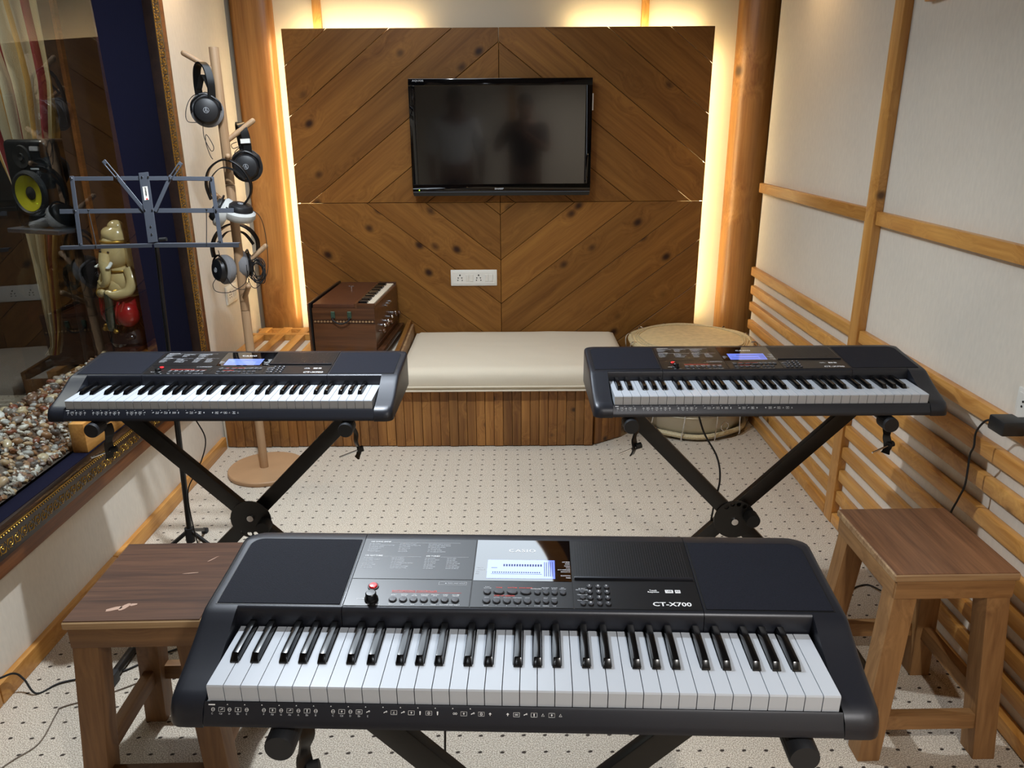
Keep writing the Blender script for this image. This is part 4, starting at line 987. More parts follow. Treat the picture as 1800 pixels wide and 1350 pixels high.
flat('frame_bar', (-1.397, 1.254), (-1.120, 1.255), .014, off=-.003); flat('frame_bar', (-1.110, 1.255), (-.858, 1.254), .014, off=-.003)
flat('side_bar', (-1.350, 1.357), (-1.333, 1.150), .013, off=.004); flat('side_bar', (-.920, 1.352), (-.899, 1.156), .013, off=.004)
flat('brace_bar', (-1.214, 1.357), (-1.129, 1.252), .012, off=.002); flat('brace_bar', (-1.046, 1.357), (-1.100, 1.252), .012, off=.002)
for s_, (a, b) in ((-1, ((-1.252, 1.402), (-1.209, 1.350))), (1, ((-1.013, 1.396), (-1.048, 1.350)))):   # slotted tips
    d = Vector((b[0]-a[0], b[1]-a[1], 0)); nx, ny = -d.y/d.length*.0048, d.x/d.length*.0048
    flat('brace_tip', (a[0]+nx, a[1]+ny), (b[0]+nx, b[1]+ny), .0034); flat('brace_tip', (a[0]-nx, a[1]-ny), (b[0]-nx, b[1]-ny), .0034)
    flat('brace_tip', (a[0]-.001, a[1]), (a[0]+(b[0]-a[0])*.18, a[1]+(b[1]-a[1])*.18), .012)
flat('centre_plate', (-1.128, 1.366), (-1.108, 1.160), .030, .003, off=.006)
flat('sticker', (-1.1245, 1.3245), (-1.1205, 1.2845), .0150, .0006, off=.0082, mt='white')
o = text('lettering', 'younac', M['matte'], ms, (0, 0, 0), .0098, (0, 0, 0), 1, 'LEFT', .0002)
xd = (dk(-1.1205, 1.2845)-dk(-1.1245, 1.3245)).normalized(); zd = -nrm_d; yd = zd.cross(xd)
mt4 = Matrix((xd, yd, zd)).transposed().to_4x4(); mt4.translation = dk(-1.1236, 1.3225, .0090)+yd*.001; o.matrix_local = mt4
flat('logo_mark', (-1.1195, 1.2895), (-1.1191, 1.2860), .0055, .0004, off=.0088, mt='red')
g = MB(); g.bar(W3(-1.395, 2.380, 1.150), W3(-1.112, 2.380, 1.156), (0, 1, 0), .016, .003); g.bar(W3(-1.395, 2.372, 1.146), W3(-1.112, 2.372, 1.152), (0, 0, 1), .010, .002); g.build('shelf', M['steel'], ms)
g = MB(); g.bar(W3(-1.104, 2.380, 1.157), W3(-.842, 2.380, 1.157), (0, 1, 0), .016, .003); g.bar(W3(-1.104, 2.372, 1.152), W3(-.842, 2.372, 1.151), (0, 0, 1), .011, .002); g.build('shelf', M['steel'], ms)
g = MB()
for x, z in ((-1.350, 1.350), (-.920, 1.347), (-1.343, 1.254), (-.909, 1.254), (-1.209, 1.350), (-1.048, 1.349), (-1.132, 1.352), (-1.113, 1.352), (-1.128, 1.255), (-1.105, 1.255), (-1.333, 1.156), (-.899, 1.160), (-1.112, 1.207), (-1.110, 1.184)):
    a = dk(x, z, .006); g.cyl(a, a-nrm_d*.004, .0034, .0025, 8)
g.build('rivet', M['chrome'], ms)['kind'] = 'stuff'
for a, b in (((-1.303, 1.256), (-1.279, 1.146)), ((-.939, 1.256), (-.940, 1.146))):
    g = MB(); g.tube([dk(*a, .006), dk((a[0]+b[0])/2, (a[1]+b[1])/2, .009), dk(*b, .014)], .0014, 6); g.ball(dk(*a, .006), .0035, 8, 6); g.build('page_wire', M['matte'], ms)
g = MB(); g.cyl(W3(-1.075, 2.40, 1.168), W3(-1.098, 2.402, 1.166), .006, None, 10); g.build('tilt_knob', M['matte'], ms)
pt_, pb = W3(-1.110, 2.402, 1.16), W3(-1.165, 2.43, .10)
d_ = pb-pt_
g = MB(); g.cyl(pt_, pt_+d_*.45, .0065, None, 12); g.build('upper_pole', M['satin'], ms)
g = MB(); g.cyl(pt_+d_*.42, pb, .0095, None, 12); g.build('lower_pole', M['satin'], ms)
g = MB(); g.cyl(pt_+d_*.405, pt_+d_*.46, .0135, None, 12); g.cyl(pt_+d_*.44, pt_+d_*.44+Vector((.03, -.012, 0)), .004, None, 8); g.build('pole_clamp', M['matte'], ms)
g = MB(); g.cyl(pb+Vector((0, 0, -.02)), pb+Vector((0, 0, .035)), .016, None, 12); g.build('hub', M['matte'], ms)
for a in (-20, 100, 220):
    v = Vector((math.cos(R(a)), math.sin(R(a)), 0))
    lg = MB().bar(pb+v*.012+Vector((0, 0, .02)), Vector((pb.x, pb.y, .010))+v*.21, (0, 0, 1), .012, .009).build('leg', M['satin'], ms)
    MB().box(Vector((pb.x, pb.y, .009))+v*.205, (.022, .022, .018), None, .003).build('rubber_foot', M['rubber'], lg)
# ------------------------------------------------------------------ headphone stand (coat rack)
rk = thing('coat_rack', 'pale wooden coat rack with pegs holding headphones and a round base', 'coat rack', (-1.138, 3.19, 0))
n = 64; prof = []
for z, r_ in ((.0, .168), (.006, .172), (.018, .172), (.022, .169)):
    prof.append([(r_*math.cos(2*PI*i/n)+.012, max(-.172, min(.172, r_*math.sin(2*PI*i/n))), z) for i in range(n)])
V = [v for q in prof for v in q]; F = [(a*n+i, a*n+(i+1) % n, (a+1)*n+(i+1) % n, (a+1)*n+i) for a in range(3) for i in range(n)]+[tuple(range(n)), tuple(range(3*n, 4*n))]
MB().add(V, F).build('base', M['birch_base'], rk)
for z0, z1 in ((.021, .755), (.757, 1.274), (1.276, 1.788)):
    MB().cyl((0, 0, z0), (0, 0, z1), .0185, None, 24).build('pole_section', M['birch'], rk, bevel=.001, ang=40)
PEGS = {'a': ((0, 0, 1.700), (-.106, -.030, 1.765)), 'b': ((0, 0, 1.60), (-.045, .10, 1.665)), 'r': ((0, 0, 1.440), (.105, .045, 1.520)), 'c': ((0, 0, 1.325), (.040, -.10, 1.390)),
        'l': ((0, 0, 1.170), (-.095, .045, 1.245)), 'r2': ((0, 0, .935), (.100, .050, 1.020)), 'd': ((0, 0, .805), (.055, -.085, .875))}
for k, (a, b) in PEGS.items():
    a, b = Vector(a), Vector(b); g = MB(); d = (b-a).normalized(); g.cyl(a+d*.012, b, .0105, None, 14); g.ball(b, .0105, 14, 8); g.build('peg', M['birch'], rk)
# ------------------------------------------------------------------ headphones
KS = 1.25
def ring_disc(c, nrm, prof, n=28, cap=True):
    q = Vector((0, 0, 1)).rotation_difference(Vector(nrm).normalized()).to_matrix()
    return MB().lathe([(r_*KS, z*KS) for r_, z in prof], n, c, q, cap)
def headphone(label, loc, cups, band, cover, bandw=.028, cable=None, band2=None, k=1.3):
    h = thing('headphones', label, 'headphones', loc, 0, 'studio headphones on the rack')
    def band_mesh(pts, wd, th, axis):
        P = smooth_path(pts, 6); V = []; n = len(P)
        for i, p_ in enumerate(P):
            t = (P[min(i+1, n-1)]-P[max(i-1, 0)]).normalized(); wv = (Vector(axis)-t*t.dot(Vector(axis))).normalized(); nv = t.cross(wv)
            V += [p_-wv*wd/2-nv*th/2, p_+wv*wd/2-nv*th/2, p_+wv*wd/2+nv*th/2, p_-wv*wd/2+nv*th/2]
        return MB().add(V, [(i*4+k, i*4+(k+1) % 4, (i+1)*4+(k+1) % 4, (i+1)*4+k) for i in range(n-1) for k in range(4)]+[(0, 1, 2, 3), tuple(range(4*n-4, 4*n))])
    pts, axis = band
    band_mesh(pts, bandw, .007, axis).build('headband', M['satin'], h, bevel=.0015, seg=1)
    if band2: band_mesh(band2, bandw*.75, .003, axis).build('head_pad', M['matte'], h)
    for (c, nr) in cups:
        nr = Vector(nr).normalized(); c = Vector(c)
        cp = ring_disc(c, nr, [(.0001, .018), (.022, .0175), (.034, .014), (.039, .006), (.040, -.004), (.030, -.010)]).build('ear_cup', M['black'], h)
        ring_disc(c, nr, [(.030, -.034), (.042, -.034), (.049, -.024), (.049, -.010), (.042, -.003), (.030, -.004)], 28, False).build('ear_pad', cover, h)
        g = MB(); q = Vector((0, 0, 1)).rotation_difference(nr).to_matrix()
        up_ = Vector((0, 0, 1)); up_ = (up_-nr*up_.dot(nr)).normalized(); sd = nr.cross(up_)
        g.tube(smooth_path([c+sd*0.0537+nr*0.0025, c+sd*0.0475+up_*0.0325+nr*0.0050, c+up_*0.0600+nr*0.0075, c-sd*0.0475+up_*0.0325+nr*0.0050, c-sd*0.0537+nr*0.0025], 4), .0042, 6)
        g.build('yoke', M['satin'], h)
        if True:
            g = MB(); o_ = c+nr*.0226
            rr = [o_+(sd*math.cos(2*PI*i/24)+up_*math.sin(2*PI*i/24))*.010 for i in range(24)]; g.tube(rr, .0006, 4, True)
            g.tube([o_-sd*.006-up_*.007, o_+up_*.0085], .0006, 4); g.tube([o_+sd*.006-up_*.007, o_+up_*.0085], .0006, 4); g.tube([o_-sd*.002-up_*.007, o_+sd*.002+up_*.003], .0006, 4)
            g.build('logo', M['dimprint'], cp)
    if cable:
        for pts in cable: MB().tube(smooth_path(pts, 7), .0015, 5).build('cable', M['matte'], h)
    return h
GC, BC = M['grey_cover'], M['rubber']
# coordinates are relative to the rack foot (-1.138, 3.19)
RL = (-1.138, 3.19, 0)
headphone('headphones with round emblem and grey covers hanging from the topmost peg', RL,
    [((-.034, -.062, 1.558), (.28, -1, .05)), ((-.060, .015, 1.565), (-.3, 1, .05))],
    ([(-.010, -.058, 1.600), (-.008, -.055, 1.66), (-.022, -.040, 1.712), (-.048, -.022, 1.732), (-.072, -.004, 1.712), (-.084, .010, 1.66), (-.084, .016, 1.60)], (.7, .7, 0)), GC, .030,
    [[(-.052, -.07, 1.512), (-.050, -.08, 1.46), (-.030, -.08, 1.41), (-.018, -.08, 1.425), (-.040, -.08, 1.47), (-.046, -.08, 1.44), (-.036, -.08, 1.395), (-.028, -.078, 1.378)],
     [(-.080, -.05, 1.515), (-.112, -.06, 1.518), (-.118, -.06, 1.545), (-.108, -.05, 1.585), (-.095, -.03, 1.61), (-.07, -.04, 1.617), (-.03, -.05, 1.610)]],
    [(-.014, -.05, 1.64), (-.046, -.02, 1.688), (-.078, .006, 1.64)])
headphone('all black headphones with pale clip hanging from the upper right peg', RL,
    [((.070, .012, 1.345), (.2, -1, .05)), ((.050, .085, 1.352), (-.2, 1, .05))],
    ([(.082, .016, 1.39), (.080, .018, 1.45), (.068, .026, 1.495), (.050, .048, 1.512), (.040, .070, 1.49), (.038, .084, 1.44), (.044, .088, 1.395)], (1, .1, 0)), BC, .032,
    [[(.03, .05, 1.44), (.01, .04, 1.43), (.02, .03, 1.415), (.05, .03, 1.425), (.02, .04, 1.40), (.03, .03, 1.385)], [(.075, .01, 1.305), (.08, 0, 1.29), (.085, 0, 1.288)]])
hp1_ = [o for o in C.objects if o.name.startswith('headphones') and o.type == 'EMPTY'][1]
MB().bar((.078, .010, 1.452), (.079, .008, 1.435), (1, .1, 0), .036, .012).build('band_clip', M['white'], hp1_)
headphone('wide open headphones with wrinkled pale covers hanging from the middle front peg', RL,
    [((-.030, -.085, 1.185), (-.75, -.25, .55)), ((.058, -.085, 1.188), (.25, -.15, .95))],
    ([(-.052, -.085, 1.225), (-.062, -.09, 1.285), (-.040, -.088, 1.345), (.018, -.085, 1.378), (.075, -.082, 1.352), (.108, -.08, 1.295), (.105, -.08, 1.245), (.075, -.082, 1.205)], (0, 1, .15)), M['pale_cover'], .022,
    [[(.098, -.08, 1.185), (.130, -.08, 1.16), (.142, -.07, 1.10), (.140, -.06, 1.00), (.125, -.05, .92), (.08, -.05, .865), (.055, -.05, .87), (.045, -.05, .91), (.048, -.06, .96)]],
    [(-.050, -.085, 1.25), (-.045, -.088, 1.30), (.0, -.085, 1.345), (.05, -.085, 1.338), (.09, -.082, 1.30)])
headphone('headphones with grey covers and coiled cable on the lower right peg', RL,
    [((-.072, -.030, .935), (-.75, -.85, .1)), ((.015, .045, .945), (.9, .5, .0))],
    ([(-.096, -.02, .985), (-.100, -.01, 1.035), (-.070, .0, 1.090), (-.015, .015, 1.118), (.040, .03, 1.098), (.070, .04, 1.05), (.068, .045, 1.0)], (.2, 1, 0)), GC, .026,
    [[(-.09, -.05, .90), (-.105, -.05, .875), (-.09, -.06, .85), (-.04, -.06, .845), (.0, -.05, .86), (.03, -.04, .885), (.04, -.03, .93)],
     [(-.06, -.06, 1.02), (-.05, -.06, .96), (-.035, -.06, .90), (-.01, -.06, .865), (.03, -.06, .86), (.05, -.05, .90)]],
    [(-.085, -.01, 1.03), (-.04, .01, 1.085), (.02, .025, 1.08), (.055, .035, 1.03)])
hp = [o for o in C.objects if o.name.startswith('headphones') and o.type == 'EMPTY']
g = MB(); random.seed(2)
for k in range(9):
    c = Vector((.062+random.uniform(-.008, .008), .01+random.uniform(-.02, .02), .925+random.uniform(-.012, .012))); a_ = random.uniform(.022, .034); b_ = random.uniform(.036, .052); th = random.uniform(-.5, .5)
    g.tube([c+Vector((a_*math.cos(2*PI*i/20)*math.cos(th)-b_*math.sin(2*PI*i/20)*math.sin(th), random.uniform(-.006, .006)+.006*math.sin(4*PI*i/20+k), a_*math.cos(2*PI*i/20)*math.sin(th)+b_*math.sin(2*PI*i/20)*math.cos(th))) for i in range(20)], .0021, 5, True)
g.build('coiled_cable', M['matte'], hp[3])
# ------------------------------------------------------------------ pebble bed in the window niche
def bed_z(x, y):
    t = min(1, max(0, (-1.487-x)/.15)); return Z0w+.012+.105*(t*t*(3-2*t))+.012*mnoise.noise(Vector((x*14, y*9, 2)))
g = MB(); nx, ny = 14, 90; V = []
for j in range(ny+1):
    for i in range(nx+1):
        x = -1.489-(.270)*i/nx; y = .70+(Y1w-.706)*j/ny; V.append((x, y, bed_z(x, y)-.012 if 0 < i else Z0w+.0005))
g.add(V, [(j*(nx+1)+i, j*(nx+1)+i+1, (j+1)*(nx+1)+i+1, (j+1)*(nx+1)+i) for j in range(ny) for i in range(nx)])
tag(g.build('gravel_bed', M['bed']), 'fine dark gravel under the pebbles in the window niche', 'gravel', kind='stuff')
def pebble_mesh(seed):
    bm = bmesh.new(); bmesh.ops.create_icosphere(bm, subdivisions=2, radius=1)
    for v in bm.verts: v.co *= 1+.28*mnoise.noise(v.co*1.1+Vector((seed*7, 3, 1)))
    me = bpy.data.meshes.new('pebble'); bm.to_mesh(me); bm.free(); me.materials.append(M['pebble'])
    me.polygons.foreach_set('use_smooth', [True]*len(me.polygons)); return me
pm = [pebble_mesh(i) for i in range(7)]
random.seed(21); spots = []; tries = 0
while len(spots) < 300 and tries < 20000:
    tries += 1
    y = 1.62+(Y1w-1.66)*random.random()**.85; x = random.uniform(-1.748, -1.494); s_ = random.uniform(.009, .0185)
    if (x+1.612)**2+(y-3.125)**2 < .095**2: continue
    if any((x-a)**2+(y-b)**2 < (.80*(s_+c))**2 for a, b, c in spots): continue
    spots.append((x, y, s_))
for k in range(22):
    y = random.uniform(3.07, 3.235); x = random.uniform(-1.462, -1.425); spots[k] = (x, y, random.uniform(.010, .016))
for x, y, s_ in spots:
    o = put('pebble', pm[random.randrange(7)], None, (x, y, bed_z(x, y)+s_*.15 if x < -1.48 else Z0w+s_*.7+max(0, y-3.05)*random.random()*.3), (random.uniform(-.5, .5), random.uniform(-.5, .5), random.uniform(0, 6)))
    o.scale = (s_*random.uniform(.95, 1.35), s_*random.uniform(.8, 1.1), s_*random.uniform(.55, .8)); tag(o, 'smooth river pebble on the gravel of the window niche', 'pebble', 'pebbles in the window niche')
def pebble_layer(cnt, smin, smax, dz, name, label):
    g = MB(); ico = bmesh.new(); bmesh.ops.create_icosphere(ico, subdivisions=1, radius=1); IV = [v.co.copy() for v in ico.verts]; IF = [[v.index for v in f.verts] for f in ico.faces]; ico.free()
    for k in range(cnt):
        y = random.uniform(.75, Y1w-.03); x = -1.495-.255*random.random()**1.35; s_ = random.uniform(smin, smax)
        q = Matrix.Rotation(random.uniform(0, 6), 3, (random.random(), random.random(), 1)); sc = Vector((s_*1.2, s_, s_*.7))
        g.add([q @ Vector((v.x*sc.x, v.y*sc.y, v.z*sc.z))+Vector((x, y, bed_z(x, y)+dz)) for v in IV], IF)
    o = g.build(name, None); nf = len(IF); cols = [lin(150, 112, 78), lin(198, 190, 174), lin(104, 78, 60), lin(176, 146, 108), lin(88, 84, 80), lin(212, 206, 194), lin(128, 84, 60), lin(140, 130, 118)]
    for c in cols: o.data.materials.append(plain('pebble_colour', c, .38, var=.2, bscale=120))
    idx = []
    for i in range(len(o.data.polygons)//nf): idx += [random.randrange(len(cols))]*nf
    o.data.polygons.foreach_set('material_index', idx); tag(o, label, 'pebbles', kind='stuff')
pebble_layer(3800, .006, .0115, -.003, 'pebbles', 'small mixed pebbles filling the window niche between the larger ones')
wbk = thing('wooden_block', 'light wooden block lying on the blue velvet ledge under the left keyboard', 'block', (-1.448, 2.585, Z0w))
MB().span(-.026, .026, -.235, .235, .0, .105).build('timber', M['pineY'], wbk, bevel=.006)
# ------------------------------------------------------------------ elephant headed figurine
ivory = plain('glazed_ivory', lin(206, 182, 128), .18, var=.12, bscale=18, coat=.6)
gar = plain('glazed_red', lin(150, 18, 26), .18, coat=.6); dkg = plain('glazed_green', lin(36, 48, 36), .2, coat=.5); dkb = plain('dark_base', lin(54, 24, 18), .25, coat=.5)
st = thing('figurine', 'glazed elephant headed figurine with red garment on a dark base in the window niche', 'figurine', (-1.612, 3.125, Z0w+.118), R(-30))
st.scale = (1.06, .98, 1.09)
MB().box((0, 0, .022), (.165, .15, .05), None, .008, 2).build('base', dkb, st)
g = MB(); g.lathe([(.075, .045), (.082, .06), (.07, .09), (.05, .12), (.045, .14)], 20); g.ball((-.035, -.03, .085), (.035, .03, .022)); g.ball((.035, -.03, .08), (.035, .03, .02)); g.build('pedestal', plain('dark_rock', lin(28, 24, 26), .2, coat=.6), st)
g = MB(); g.ball((0, 0, .195), (.082, .068, .075), 24, 14); g.ball((-.045, -.03, .17), (.045, .05, .05)); g.ball((.048, -.03, .17), (.047, .05, .05))
for i in range(7): g.tube(smooth_path([(-.075+.025*i, -.058-.014*math.sin(i/6*PI), .225), (-.06+.02*i, -.07-.014*math.sin(i/6*PI), .18), (-.045+.015*i, -.060, .135)], 4), .005, 6)
g.build('garment', gar, st)
g = MB(); g.ball((0, .0, .29), (.064, .055, .068), 22, 14); g.ball((0, -.03, .27), (.045, .034, .042)); g.ball((0, 0, .245), (.078, .062, .02)); g.build('torso', ivory, st)
g = MB()
g.ball((0, -.008, .395), (.055, .05, .062), 22, 14); g.ball((0, -.022, .43), (.040, .034, .03))
g.tube(smooth_path([(0, -.052, .395), (.004, -.066, .36), (.012, -.070, .325), (.004, -.072, .295), (-.020, -.072, .283), (-.032, -.075, .30)], 5), [.024-.015*i/25 for i in range(26)], 12)
g.build('elephant_head', ivory, st)
for sx in (-1, 1):
    g = MB(); g.ball((sx*.068, .008, .385), (.034, .012, .052), 14, 10); g.build('ear', ivory, st)
    MB().ball((sx*.024, -.054, .405), (.006, .004, .004), 8, 6).build('eye', M['matte'], st)
    g = MB(); g.tube(smooth_path([(sx*.026, -.050, .365), (sx*.034, -.070, .352), (sx*.034, -.082, .352)], 3), [.007, .0068, .0065, .006, .005, .004, .003], 8); g.build('tusk', M['white'], st)
    g = MB(); P_ = smooth_path([(sx*.060, 0, .335), (sx*.084, -.012, .300), (sx*.082, -.035, .262), (sx*.045, -.068, .250), (sx*.016, -.078, .255)], 5)
    g.tube(P_, [.024-.010*i/20 for i in range(21)], 12); g.ball((sx*.016, -.080, .255), .014, 10, 8); g.build('arm', ivory, st)
    MB().tube([(sx*.045+.017*math.cos(2*PI*i/14)*.4, -.066+.016*math.cos(2*PI*i/14), .250+.017*math.sin(2*PI*i/14)) for i in range(14)], .004, 6, True).build('bangle', M['gold'], st)
g = MB(); g.ball((0, .004, .458), (.056, .050, .040), 20, 12, lambda d: 1+.05*math.sin(6*d.z+4*d.x)); g.ball((.006, .012, .490), (.036, .032, .026), 16, 10); g.build('turban', ivory, st)
g = MB(); g.tube([(.05*math.cos(2*PI*i/20), .046*math.sin(2*PI*i/20)-.006, .44) for i in range(20)], .005, 6, True); g.tube([(.058*math.cos(2*PI*i/20), .05*math.sin(2*PI*i/20), .333) for i in range(20)], .004, 6, True); g.build('gold_band', M['gold'], st)
g = MB(); g.tube(smooth_path([(.010, -.078, .262), (.020, -.086, .22), (.014, -.088, .16), (.006, -.084, .115)], 5), [.012, .014, .015, .0155, .016, .016, .0165, .0165, .017, .017, .017, .017, .016, .015, .014, .012], 10); g.build('hanging_sash', dkg, st)
g = MB()
for (x, z) in ((-.035, .125), (-.02, .115), (.022, .11), (-.045, .112)): g.ball((x, -.078, z), (.012, .010, .009), 8, 6)
g.build('gold_flower', M['gold'], st)
# ------------------------------------------------------------------ control room: speaker, stand, curtains, stool
spk = thing('studio_speaker', 'black studio speaker with yellow cone behind the window glass', 'speaker', (-1.985, 3.44, 1.092), R(-20))
MB().box((0, 0, .181), (.235, .26, .362), None, .022, 4).build('cabinet', plain('speaker_cabinet', lin(24, 25, 27), .3), spk)
Ry = Matrix.Rotation(R(90), 3, 'X')
g = MB(); g.lathe([(.0001, .012), (.018, .008), (.028, .0005)], 24, (0, -.1315, .145), Ry, False); g.build('dust_cap', M['matte'], spk)
g = MB(); g.lathe([(.028, .000), (.074, .012), (.076, .010)], 32, (0, -.132, .145), Ry, False); g.build('yellow_cone', plain('yellow_cone', lin(196, 184, 34), .55), spk)
g = MB(); g.lathe([(.074, .010), (.082, .018), (.092, .012), (.096, .0), (.0965, -.003)], 32, (0, -.132, .145), Ry, False); g.build('surround', M['rubber'], spk)
g = MB(); g.lathe([(.0001, .006), (.014, .010), (.016, .004), (.045, .008), (.048, .0)], 24, (-.01, -.130, .292), Ry); g.build('tweeter', M['matte'], spk)
MB().box((0, -.1312, .035), (.14, .004, .030), None, .0015).build('port', M['matte'], spk)
MB().box((.05, -.1312, .245), (.045, .003, .007)).build('badge', M['dimprint'], spk)
ss = thing('speaker_stand', 'grey speaker stand with flat plate holding the studio speaker', 'speaker stand', (-1.985, 3.44, 0), R(-20))
MB().box((0, 0, 1.080), (.30, .32, .020), None, .003).build('top_plate', M['steel'], ss)
MB().cyl((0, 0, .02), (0, 0, 1.071), .024, None, 16).build('post', M['satin'], ss)
MB().box((0, 0, .012), (.34, .34, .024), None, .004).build('base_plate', M['satin'], ss)
def stripe_mat():
    mt, nt, b, L = mk('striped_brocade'); uv = N(nt, 'ShaderNodeUVMap'); sx = N(nt, 'ShaderNodeSeparateXYZ'); L(uv.outputs[0], sx.inputs[0])
    cr = N(nt, 'ShaderNodeValToRGB'); cr.color_ramp.interpolation = 'CONSTANT'; e = cr.color_ramp.elements
    gold, cr_, mar, lace = lin(188, 150, 84), lin(196, 188, 162), lin(128, 40, 44), lin(214, 200, 168)
    seq = [(0, gold), (.09, cr_), (.27, lace), (.33, mar), (.57, lace), (.64, cr_), (.86, gold)]
    while len(e) < len(seq): e.new(.5)
    for i, (p, c) in enumerate(seq): e[i].position = p; e[i].color = c
    fr = N(nt, 'ShaderNodeMath', operation='FRACT'); L(sx.outputs[0], fr.inputs[0]); L(fr.outputs[0], cr.inputs[0]); L(cr.outputs[0], b.inputs['Base Color']); b.inputs['Roughness'].default_value = .75
    tc = N(nt, 'ShaderNodeTexCoord'); nz = N(nt, 'ShaderNodeTexNoise', i_Scale=160.0); L(tc.outputs['Object'], nz.inputs['Vector']); bp = N(nt, 'ShaderNodeBump', i_Strength=.5, i_Distance=.003); L(nz.outputs['Fac'], bp.inputs['Height']); L(bp.outputs[0], b.inputs['Normal'])
    return mt
SM = stripe_mat()
def curtain(label, Lp, Rp, y, rep, folds, amp):
    c = thing('curtain', label, 'curtain', (0, 0, 0), 0, 'striped curtains in the control room')
    def at(P, z):
        for (x0, z0), (x1, z1) in zip(P, P[1:]):
            if z1 <= z <= z0: return x0+(x1-x0)*(z0-z)/(z0-z1)
        return P[-1][0]
    nz, nx = 40, 48; z0, z1 = Lp[0][1], Lp[-1][1]; V = []; U = []
    for j in range(nz+1):
        z = z0+(z1-z0)*j/nz; a, b = at(Lp, z), at(Rp, z)
        for i in range(nx+1):
            u = i/nx; V.append((a+(b-a)*u, y+amp*math.sin(u*folds*2*PI+1.3*mnoise.noise(Vector((u*3, z*1.5, 0))))+.01*mnoise.noise(Vector((u*6, z*3, 5))), z)); U.append((u*rep, z))
    F = [(j*(nx+1)+i, j*(nx+1)+i+1, (j+1)*(nx+1)+i+1, (j+1)*(nx+1)+i) for j in range(nz) for i in range(nx)]
    o = MB().add(V, F).build('drape', SM, c, ang=80); me = o.data; ul = me.uv_layers.new(name='UVMap')
    for lp in me.loops:
        co = me.vertices[lp.vertex_index].co; a, b = at(Lp, co.z), at(Rp, co.z); ul.data[lp.index].uv = (min(.9999*rep, max(0, (co.x-a)/(b-a)*rep)), co.z)
    md = o.modifiers.new('Solidify', 'SOLIDIFY'); md.thickness = .004
    MB().tube([(Lp[0][0]-.04, y, z0+.01), (Rp[0][0]+.04, y, z0+.01)], .012, 10).build('curtain_rod', M['satin'], c)
curtain('maroon striped cream curtain sweeping down behind the studio speaker', [(-2.86, 2.25), (-2.70, 1.7), (-2.586, 1.10), (-2.567, .80), (-2.56, .52), (-2.552, .36), (-2.60, .30)], [(-2.24, 2.25), (-2.26, 1.7), (-2.36, 1.2), (-2.44, .85), (-2.47, .62), (-2.50, .42), (-2.53, .30)], 4.10, 3.0, 7, .03)
curtain('narrow maroon striped cream curtain right of the studio speaker stand', [(-2.30, 2.2), (-2.313, 1.05), (-2.32, .62), (-2.30, .35)], [(-2.12, 2.2), (-2.20, 1.05), (-2.235, .62), (-2.25, .35)], 4.16, 1.0, 2, .014)
# ------------------------------------------------------------------ cables and adapter
M['brown_lead'] = plain('brown_lead', lin(104, 92, 80), .6)
def cable(label, pts, r_=.0028, mt='matte', name='power_cable'):
    return tag(MB().tube(smooth_path(pts, 8), r_, 6).build(name, M[mt]), label, 'cable')
cable('black power cable dangling below the right keyboard to the carpet', [(.52, 2.02, .748), (.55, 2.03, .66), (.595, 2.03, .58), (.612, 2.04, .50), (.606, 2.06, .40), (.62, 2.12, .22), (.70, 2.2, .06), (.82, 2.36, .004), (.963, 2.55, .004), (.99, 2.5, .004), (.94, 2.45, .004)])
cable('black power cable hanging from the left keyboard beside the music stand', [(-1.02, 2.25, .735), (-1.03, 2.30, .62), (-1.015, 2.33, .52), (-1.05, 2.33, .42), (-1.10, 2.33, .33), (-1.105, 2.34, .18), (-1.10, 2.36, .03), (-1.08, 2.30, .004)], .0022)
cable('black cable crossing the baseboard and carpet at the left edge', [(-1.392, 1.55, .28), (-1.391, 1.66, .12), (-1.388, 1.745, .068), (-1.37, 1.755, .04), (-1.333, 1.74, .004), (-1.292, 1.781, .004), (-1.22, 1.806, .004), (-1.138, 1.829, .004), (-1.06, 1.90, .004), (-.95, 1.97, .004)], .0030)
cable('thin brownish cable lying on the carpet near the left stool', [(-1.30, 1.42, .003), (-1.256, 1.501, .003), (-1.221, 1.561, .003), (-1.235, 1.665, .003), (-1.229, 1.690, .003), (-1.13, 1.74, .003), (-.98, 1.86, .003), (-.88, 2.02, .003)], .0016, 'brown_lead')
cable('black cable curling on the carpet under the right stool', [(.93, 1.98, .003), (1.02, 2.06, .003), (1.104, 2.151, .003), (1.15, 2.22, .003), (1.21, 2.245, .003), (1.235, 2.20, .01)], .0026)
cable('thin black cable dropping to the carpet below the nearest keyboard', [(-.115, 1.13, .735), (-.125, 1.12, .5), (-.13, 1.10, .25), (-.12, 1.05, .004), (-.05, .95, .004)], .0022)
ad = thing('power_adapter', 'black power adapter plugged into the right wall outlet', 'adapter', (1.258, 1.735, .795), 0)
MB().box((-.045, 0, 0), (.058, .062, .038), None, .005, 2).build('housing', M['black'], ad)
MB().box((.006, 0, .003), (.046, .030, .026), None, .003).build('plug', M['black'], ad)
g = MB(); g.cyl((-.050, .029, -.004), (-.050, .055, -.006), .0045, .003, 8); g.build('strain_relief', M['matte'], ad)
MB().tube(smooth_path([(-.050, .050, -.006), (-.052, .075, -.02), (-.052, .10, -.06), (-.050, .10, -.10), (-.046, .115, -.13), (-.044, .115, -.17), (-.045, .112, -.22), (-.044, .13, -.27), (-.046, .15, -.34), (-.05, .16, -.5), (-.06, .17, -.79)], 7), .0028, 6).build('lead', M['matte'], ad)
